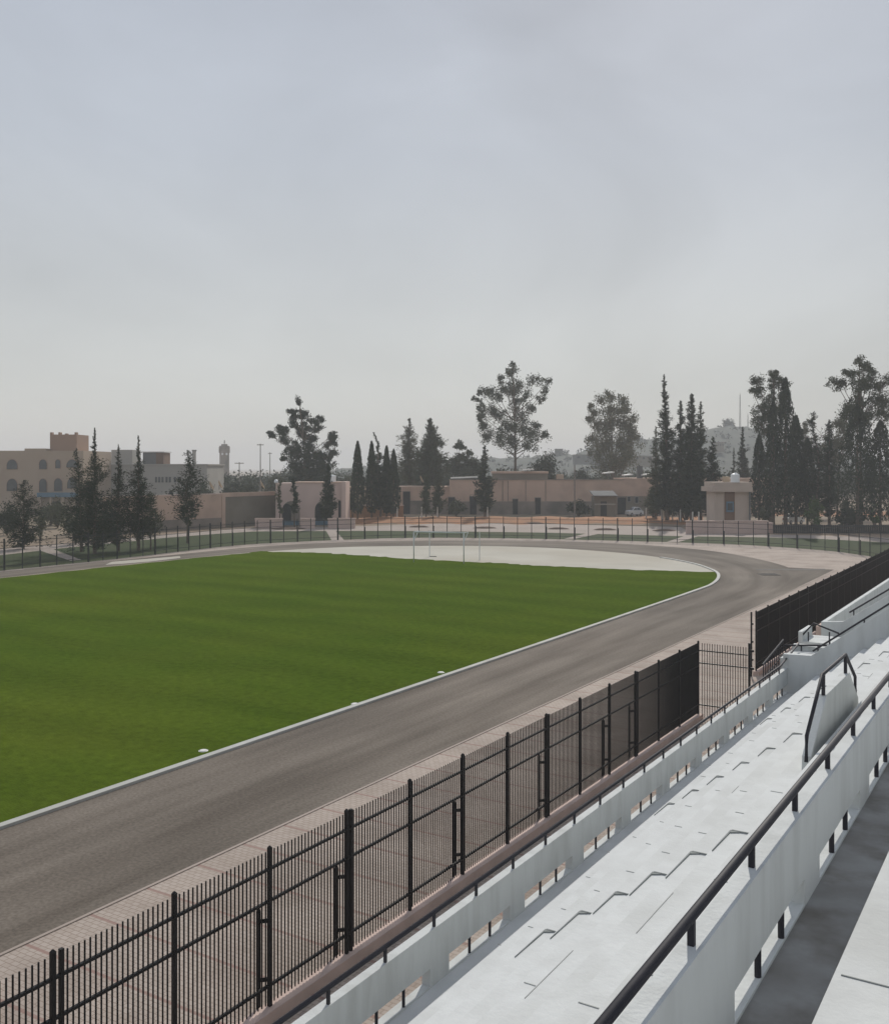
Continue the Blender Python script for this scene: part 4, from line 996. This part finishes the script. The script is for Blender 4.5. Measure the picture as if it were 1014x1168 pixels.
# white painted stakes of young trees
stake = None
for px, Zs, top, lb in ((453, 224, 578, 'white painted stake left of the tall dark doorway'), (481, 225, 581, 'white painted stake under the left narrow sapling'), (499, 225, 582, 'white painted stake under the right narrow sapling'),
                        (556, 225, 580, 'white painted stake at the foot of the shaggy conifer'), (737, 219, 586, 'white painted stake just right of the silver car'), (757, 215, 585, 'white painted stake in front of the dark car'),
                        (767, 214, 584, 'white painted stake right of the dark car'), (776, 210, 585, 'white painted stake by the low wall end near the kiosk'), (790, 200, 586, 'white painted stake behind the kiosk wall, left one'), (797, 200, 586, 'white painted stake behind the kiosk wall, right one')):
    c = at(px, Zs)
    if stake is None:
        stake = tag((lambda m: (m.lathe(c, [(.17, 0), (.15, 2.6), (.1, 2.75)], 8), m.build('tree_stake', M['wtrunk']))[1])(MB()), lb, 'stake', 'white painted stakes')
        me = stake.data
        for v in me.vertices: v.co = v.co-c
        stake.location = c
    else:
        o = stake.copy(); col.objects.link(o); o.location = c; o['label'] = lb

# satellite dishes on the far roofs
dish = None
for px, Zs, py, lb in ((240, 215, 556.5, 'tan satellite dish on the wall, left of a pair'), (250, 216, 555, 'tan satellite dish on the wall, right of a pair'),
                       (298, 225, 555, 'tan satellite dish beside the gatehouse'), (480, 246, 548.5, 'tan satellite dish under the dark feathery tree')):
    c = at(px, Zs, hz(py+3.5, Zs))
    if dish is None:
        dish = thing('satellite_dish', lb, 'dish', c, 'satellite dishes on the far roofs')
        mb = MB(); ctr = c+Vector((0, 0, 1.0)); ax_ = (RV*.85+FV*.1+Vector((0, 0, .42))).normalized(); u_ = ax_.cross(Vector((0, 0, 1))).normalized(); w_ = ax_.cross(u_)
        rings = []
        for r_, d_ in ((.05, 0), (.45, .07), (.8, .2), (1.05, .36), (1.05, .40), (.8, .24), (.05, .05)):
            i = len(mb.v); rings.append(i)
            for q in range(16): a = 2*math.pi*q/16; mb.v.append(tuple(ctr+ax_*d_+u_*(math.cos(a)*r_)+w_*(math.sin(a)*r_)))
        for k in range(6):
            for q in range(16): mb.f.append((rings[k]+q, rings[k]+(q+1) % 16, rings[k+1]+(q+1) % 16, rings[k+1]+q))
        mb.build('reflector', 'tan', dish)
        mb = MB(); mb.tube([c, ctr], .08, 8); mb.build('mast', 'concrete', dish)
        mb = MB(); mb.tube([ctr-w_*-.9+ax_*.3, ctr+ax_*1.1], .05, 6); mb.build('arm', 'concrete', dish)
    else:
        o = copy_tree(dish); o.location = c; o['label'] = lb

# distant towers and poles
Z = 620
t = thing('water_tower', 'hazy distant tower with a domed head on the horizon', 'tower', at(256, Z))
c = at(256, Z); W = U(12, Z)
mb = MB(); mb.lathe(c, [(W*.46, 0), (W*.46, hz(517, Z)), (W*.52, hz(516, Z)), (W*.52, hz(510, Z)), (W*.47, hz(508.6, Z)), (W*.30, hz(508.2, Z)), (W*.28, hz(506.4, Z))], 14); mb.build('shaft', 'greywall', t)
for dx in (-2.4, 2.4):
    mb = MB(); face_box(mb, 256+dx-1, 256+dx+1, 516.5, 519, Z-W*.55, .6); mb.build('window', 'tank', t)
mb = MB(); mb.tube([(c.x, c.y, hz(506, Z)), (c.x, c.y, hz(502, Z))], .3, 6); mb.build('finial', 'concrete', t)
Z = 420
t = thing('chimney_stack', 'thin square stack beside the sparse lone conifer', 'stack', at(221, Z))
mb = MB(); face_box(mb, 219.3, 222.8, 514.5, 0, Z, 1.4, 0); mb.build('shaft', 'greyblock', t)
mb = MB(); face_box(mb, 218.9, 223.2, 513, 514.5, Z-.2, 1.8); mb.build('cap', 'darkgrey', t)
for px, Zs, top, lb, arm in ((297, 330, 506, 'tall thin utility pole left of the big broadleaf tree', 2.2), (308, 400, 516, 'thin pole with a flat lamp head near the big broadleaf tree', 1.6), (273, 330, 527, 'short utility pole with crossarm near the distant tower', 3.0), (655.5, 232, 530, 'slender dark pole standing before the long pink building', 0), (755, 214, 520, 'slender pale pole beside the tallest ragged spire', 0),
                             (207, 300, 530, 'thin pole at the right end of the pale block', 0)):
    c = at(px, Zs); t = thing('utility_pole', lb, 'pole', c)
    H = hz(top, Zs); mb = MB(); mb.tube([c, c+Vector((0, 0, H))], [.22, .13], 8); mb.build('pole', 'concrete' if px != 755 else 'greyblock', t)
    if arm:
        mb = MB(); mb.obox(c, RV, FV, -arm/2, arm/2, -.1, .1, H-.5, H-.25); mb.build('crossarm', 'concrete', t)

# hill with masts
sky_px = [(300, 540), (380, 536), (430, 531), (470, 526), (520, 524), (570, 522), (600, 521), (626, 518.5), (640, 518), (652, 519), (666, 514), (676, 507), (700, 504.5), (727, 502), (744, 500.5), (765, 499), (790, 493), (809, 489), (829, 485.5), (846, 486), (862, 489), (885, 500), (920, 510), (970, 520), (1040, 527), (1120, 533), (1200, 541)]
g = random.Random(5); mb = MB(); cols = []
xs = [300+i*6 for i in range(151)]
def interp(x):
    for (a, b), (c_, d) in zip(sky_px, sky_px[1:]):
        if a <= x <= c_: return b+(d-b)*(x-a)/(c_-a)
    return sky_px[-1][1]
ZR = [560, 640, 720, 800, 870, 930, 1010, 1120]; FR = [-.02, .22, .42, .62, .84, 1, .8, .2]
for x in xs:
    for Zq, f in zip(ZR, FR):
        h = hz(interp(x), 930); p = at(x, Zq); mb.v.append((p.x, p.y, -1+(h+1)*f+(g.uniform(-1.2, 1.2) if 0 < f else 0)))
nr = len(ZR)
for i in range(len(xs)-1):
    for j in range(nr-1): a = i*nr+j; mb.f.append((a, a+nr, a+nr+1, a+1))
tag(mb.build('hill', M['hill'], smooth=True), 'hazy scrub-covered hill on the horizon', 'hill', kind='structure')
mb = MB()
for k in range(320):
    x = 330+g.random()*560; f = g.random()
    Zq = 640+290*f; j = max(i for i in range(nr) if ZR[i] <= Zq); 
    fr = FR[j]+(FR[min(j+1, nr-1)]-FR[j])*((Zq-ZR[j])/max(1, ZR[min(j+1, nr-1)]-ZR[j]))
    h = hz(interp(x), 930); p = at(x, Zq, -1+(h+1)*fr); clump(mb, p+Vector((0, 0, 1.2)), g.uniform(1.5, 3.2), 9, 2.6, g, .6)
for k in range(26): clump(mb, at(831+g.gauss(0, 2.6), 930, hz(486-g.random()*6, 930)), 2.4, 16, 2.2, g)
for k in range(14): clump(mb, at(640+g.gauss(0, 5), 900, hz(518-g.random()*3.2, 900)), 2.2, 12, 2.2, g)
for k in range(20): clump(mb, at(727+g.gauss(0, 14), 915, hz(503-g.random()*2.5, 915)), 2.2, 12, 2.2, g)
tag(mb.build('hill_scrub', M['leaf_hill']), 'scrub and small trees scattered over the hill', 'scrub', kind='stuff')
for k, (x0, x1, y0, y1, Zq) in enumerate(((716, 746, 520, 526, 640), (634, 642, 512.5, 518, 905), (655, 700, 519, 523, 700), (815, 826, 505, 509, 720))):
    t = thing('hillside_building', ['long pale low building at the foot of the hill', 'small dark building on the left shoulder of the hill', 'flat grey building below the pale poplar on the hill', 'small building halfway up the hill below the mast'][k], 'building', at((x0+x1)/2, Zq))
    mb = MB(); face_box(mb, x0, x1, y0, 0, Zq, 9, hz(y1+7, Zq)); mb.build('wall', ['panelwall', 'darkgrey', 'darkgrey', 'panelwall'][k], t)
    mb = MB(); face_box(mb, x0-.4, x1+.4, y0-.7, y0, Zq-.6, 10); mb.build('roof', ['greyblock', 'darkgrey', 'panelwall', 'brownbox'][k], t)
    for q in range(4):
        mb = MB(); face_box(mb, x0+(x1-x0)*(q+.3)/4, x0+(x1-x0)*(q+.6)/4, y0+1.5, y0+3.5, Zq-.15, .2); mb.build('window', 'dark', t)
for px, top, bot, lb, w in ((844, 450, 487, 'tall lattice radio mast on top of the hill', 1.6), (853, 473, 488, 'shorter radio mast on the hill right of the tall one', .9)):
    c = at(px, 930); t = thing('radio_mast', lb, 'mast', (c.x, c.y, hz(bot+1, 930))); z0, z1 = hz(bot+1, 930), hz(top, 930)
    mb = MB(); n = 14
    L3 = [Vector((math.cos(a)*w*.5, math.sin(a)*w*.5, 0)) for a in (0, 2.09, 4.19)]
    for o_ in L3: mb.tube([Vector((c.x, c.y, z0))+o_, Vector((c.x, c.y, z1))+o_*.35], .16, 5)
    for i in range(n):
        f0, f1 = i/n, (i+1)/n
        for q in range(3):
            a = Vector((c.x, c.y, z0+(z1-z0)*f0))+L3[q]*(1-.65*f0); b = Vector((c.x, c.y, z0+(z1-z0)*f1))+L3[(q+1) % 3]*(1-.65*f1); mb.tube([a, b], .1, 4)
    mb.build('lattice', 'concrete', t)
    mb = MB(); mb.tube([(c.x, c.y, z1-.5), (c.x, c.y, z1+1.5)], .12, 5); mb.build('aerial', 'concrete', t)

# ------------------------------------------------------------------ cars
def car(label, px, Z, heading, paint, Ln=4.3, Wd=1.7, Ht=2.2):
    c = at(px, Z); t = thing('parked_car', label, 'car', c, 'cars parked by the long building')
    ca, sa = math.cos(heading), math.sin(heading); ux = RV*ca+FV*sa; uy = RV*-sa+FV*ca
    P = lambda a, b, z: c+ux*a+uy*b+Vector((0, 0, z))
    h = Ht; l = Ln/2
    prof = [(-l, .22*h), (-l, .50*h), (-l*.92, .60*h), (-.52*l, .64*h), (.50*l, .66*h), (l*.93, .62*h), (l, .52*h), (l, .22*h)]
    def loft(rows, mbx):
        n = len(rows[0]); i = len(mbx.v)
        for r_ in rows: mbx.v += [tuple(p) for p in r_]
        for k in range(len(rows)-1):
            for q in range(n): j = (q+1) % n; mbx.f.append((i+k*n+q, i+k*n+j, i+(k+1)*n+j, i+(k+1)*n+q))
        mbx.f.append(tuple(i+q for q in range(n-1, -1, -1))); mbx.f.append(tuple(i+(len(rows)-1)*n+q for q in range(n)))
    mb = MB(); rows = []
    for b, s, dz in ((-Wd/2, .985, -.02), (-Wd/2+.08, 1, 0), (0, 1.0, .03), (Wd/2-.08, 1, 0), (Wd/2, .985, -.02)):
        rows.append([P(a*s, b, z+(dz if z > .4*h else 0)) for a, z in prof])
    loft(rows, mb); mb.build('body', paint, t)
    cab = [(-.78*l, .62*h), (-.50*l, .95*h), (-.30*l, h), (.12*l, h), (.52*l, .65*h)]
    mb = MB(); rows = []
    for b, k in ((-Wd/2+.09, 0), (-Wd/2+.2, 1), (Wd/2-.2, 1), (Wd/2-.09, 0)):
        rows.append([P(a, b, z if k or z < .7*h else z-.0) for a, z in cab])
    # cabin tapers upward
    rows = [[P(a, sgn*(Wd/2-.1-(.16 if z > .8*h else 0)), z) for a, z in cab] for sgn in (-1, 1)]
    loft(rows, mb); cabin = mb.build('cabin', paint, t)
    for sgn in (-1, 1):
        mb = MB(); yb = sgn*(Wd/2-.1+.012); yt = sgn*(Wd/2-.1-.13+.012)
        for a0, a1, b0, b1 in ((-.66*l, -.12*l, -.46*l, -.12*l), (-.08*l, .42*l, -.08*l, .10*l)):
            mb.poly([P(a0, yb, .67*h), P(a1, yb, .67*h), P(b1, yt, .93*h), P(b0, yt, .93*h)])
        mb.build('side_window', 'pane', t)
    mb = MB(); mb.poly([P(.53*l, -Wd/2+.2, .675*h), P(.53*l, Wd/2-.2, .675*h), P(.17*l, Wd/2-.3, .97*h), P(.17*l, -Wd/2+.3, .97*h)]); mb.build('windscreen', 'pane', t)
    mb = MB(); mb.poly([P(-.79*l, -Wd/2+.2, .66*h), P(-.79*l, Wd/2-.2, .66*h), P(-.535*l, Wd/2-.3, .93*h), P(-.535*l, -Wd/2+.3, .93*h)]); mb.build('rear_window', 'pane', t)
    for a in (-.6*l, .6*l):
        for sgn in (-1, 1):
            y0, y1 = sgn*(Wd/2-.2), sgn*(Wd/2+.01); rz = .31; 
            def wheel(mbx, r_, ya, yb):
                i = len(mbx.v)
                for yy in (ya, yb):
                    for q in range(16): an = 2*math.pi*q/16; mbx.v.append(tuple(P(a+math.cos(an)*r_, yy, rz*1.45+math.sin(an)*r_*1.45)))
                for q in range(16): j = (q+1) % 16; mbx.f.append((i+q, i+j, i+16+j, i+16+q))
                mbx.f.append(tuple(i+q for q in range(16))); mbx.f.append(tuple(i+16+q for q in range(16)))
            mb = MB(); wheel(mb, rz, y0, y1); w = mb.build('wheel', 'tyre', t)
            mb = MB(); wheel(mb, rz*.62, y1-.02*sgn, y1+.015*sgn); mb.build('rim', 'rim', w)
    for sgn in (-1, 1):
        mb = MB(); q = sgn*(Wd/2-.32); mb.hexa([tuple(P(l*.985, q-.2, 0))[:2], tuple(P(l+.03, q-.2, 0))[:2], tuple(P(l+.03, q+.2, 0))[:2], tuple(P(l*.985, q+.2, 0))[:2]], .42*h, .54*h); mb.build('headlight', 'lamp', t)
        mb = MB(); mb.hexa([tuple(P(-l*.985, q-.18, 0))[:2], tuple(P(-l-.03, q-.18, 0))[:2], tuple(P(-l-.03, q+.18, 0))[:2], tuple(P(-l*.985, q+.18, 0))[:2]], .42*h, .56*h); mb.build('tail_light', 'redlamp', t)
    return t
car('silver car parked before the long pink building', 723.5, 237, R(205), 'silver')
car('dark car parked right of the silver one', 755, 233, R(195), 'cardark')
car('pale car parked under the dark trees at the right', 905, 204, R(20), 'silver')

# ------------------------------------------------------------------ sky, sun, haze
sun_dir = Vector((-.59, 1.75, 1.25)).normalized()        # towards the sun
EL = math.asin(sun_dir.z); AZ = math.atan2(sun_dir.x, sun_dir.y)
sd = bpy.data.lights.new('sun', 'SUN'); sd.energy = 3.3; sd.angle = R(.6); sd.color = (1, .95, .87)
so = bpy.data.objects.new('sun', sd); col.objects.link(so)
so.rotation_euler = (-sun_dir).to_track_quat('-Z', 'Y').to_euler(); so.location = (0, 0, 200)
w = bpy.data.worlds.new('World'); scene.world = w; w.use_nodes = True
nt = w.node_tree; bg = nt.nodes['Background']
sk = nt.nodes.new('ShaderNodeTexSky'); sk.sky_type = 'NISHITA'; sk.sun_disc = False
sk.sun_elevation = EL; sk.sun_rotation = AZ; sk.altitude = 300; sk.air_density = 1.0; sk.dust_density = 1.0; sk.ozone_density = 1.5
# thin high veil of cloud in front of the clear sky: pale at the horizon, bluish overhead, streaked by noise
NL = nt.links.new
bg.inputs['Strength'].default_value = .08; NL(sk.outputs[0], bg.inputs['Color'])
tc = nt.nodes.new('ShaderNodeTexCoord'); sp = nt.nodes.new('ShaderNodeSeparateXYZ'); NL(tc.outputs['Generated'], sp.inputs[0])
vr = nt.nodes.new('ShaderNodeValToRGB'); NL(sp.outputs['Z'], vr.inputs['Fac'])
cr = vr.color_ramp; cr.elements[0].position = 0; cr.elements[0].color = (.59, .585, .55, 1)
cr.elements[1].position = .62; cr.elements[1].color = (.40, .44, .525, 1)
e = cr.elements.new(.13); e.color = (.585, .60, .595, 1)
e = cr.elements.new(.30); e.color = (.505, .54, .592, 1)
mp = nt.nodes.new('ShaderNodeMapping'); mp.inputs['Scale'].default_value = (1, 1, 2.2); mp.inputs['Rotation'].default_value = (0, .5, .4); NL(tc.outputs['Generated'], mp.inputs['Vector'])
cn = nt.nodes.new('ShaderNodeTexNoise'); cn.inputs['Scale'].default_value = 2.0; cn.inputs['Detail'].default_value = 5; cn.inputs['Roughness'].default_value = .5; cn.inputs['Distortion'].default_value = .6; NL(mp.outputs[0], cn.inputs['Vector'])
cm = nt.nodes.new('ShaderNodeMapRange'); cm.inputs[1].default_value = .3; cm.inputs[2].default_value = .7; cm.inputs[3].default_value = .85; cm.inputs[4].default_value = 1.11; NL(cn.outputs['Fac'], cm.inputs[0])
dv = nt.nodes.new('ShaderNodeVectorMath'); dv.operation = 'DOT_PRODUCT'; dv.inputs[1].default_value = (-CS, -SN, 0); NL(tc.outputs['Generated'], dv.inputs[0])
da = nt.nodes.new('ShaderNodeMath'); da.operation = 'MULTIPLY_ADD'; da.inputs[1].default_value = .16; da.inputs[2].default_value = 1.02; NL(dv.outputs['Value'], da.inputs[0])
dm = nt.nodes.new('ShaderNodeMath'); dm.operation = 'MULTIPLY'; NL(da.outputs[0], dm.inputs[0]); NL(cm.outputs[0], dm.inputs[1])
vb = nt.nodes.new('ShaderNodeBackground'); NL(vr.outputs['Color'], vb.inputs['Color']); NL(dm.outputs[0], vb.inputs['Strength'])
ms = nt.nodes.new('ShaderNodeMixShader'); ms.inputs[0].default_value = .9
NL(bg.outputs[0], ms.inputs[1]); NL(vb.outputs[0], ms.inputs[2]); NL(ms.outputs[0], nt.nodes['World Output'].inputs['Surface'])

HAZE = True
if HAZE:
    mb = MB(); mb.box(-3900, 2900, -790, 4500, -2.5, 95)
    m = bpy.data.materials.new('haze_air'); m.use_nodes = True; t_ = m.node_tree
    for n_ in list(t_.nodes):
        if n_.type == 'BSDF_PRINCIPLED': t_.nodes.remove(n_)
    pv = t_.nodes.new('ShaderNodeVolumePrincipled'); pv.inputs['Color'].default_value = (.93, .95, .97, 1); pv.inputs['Density'].default_value = .00046; pv.inputs['Anisotropy'].default_value = 0
    t_.links.new(pv.outputs[0], t_.nodes['Material Output'].inputs['Volume'])
    tag(mb.build('haze', m), None, None, kind='stuff')

scene.cycles.use_denoising = True
scene.cycles.max_bounces = 6
scene.cycles.volume_bounces = 1
vs = scene.view_settings
vs.view_transform = 'Standard'; vs.look = 'None'; vs.exposure = 0; vs.gamma = 1
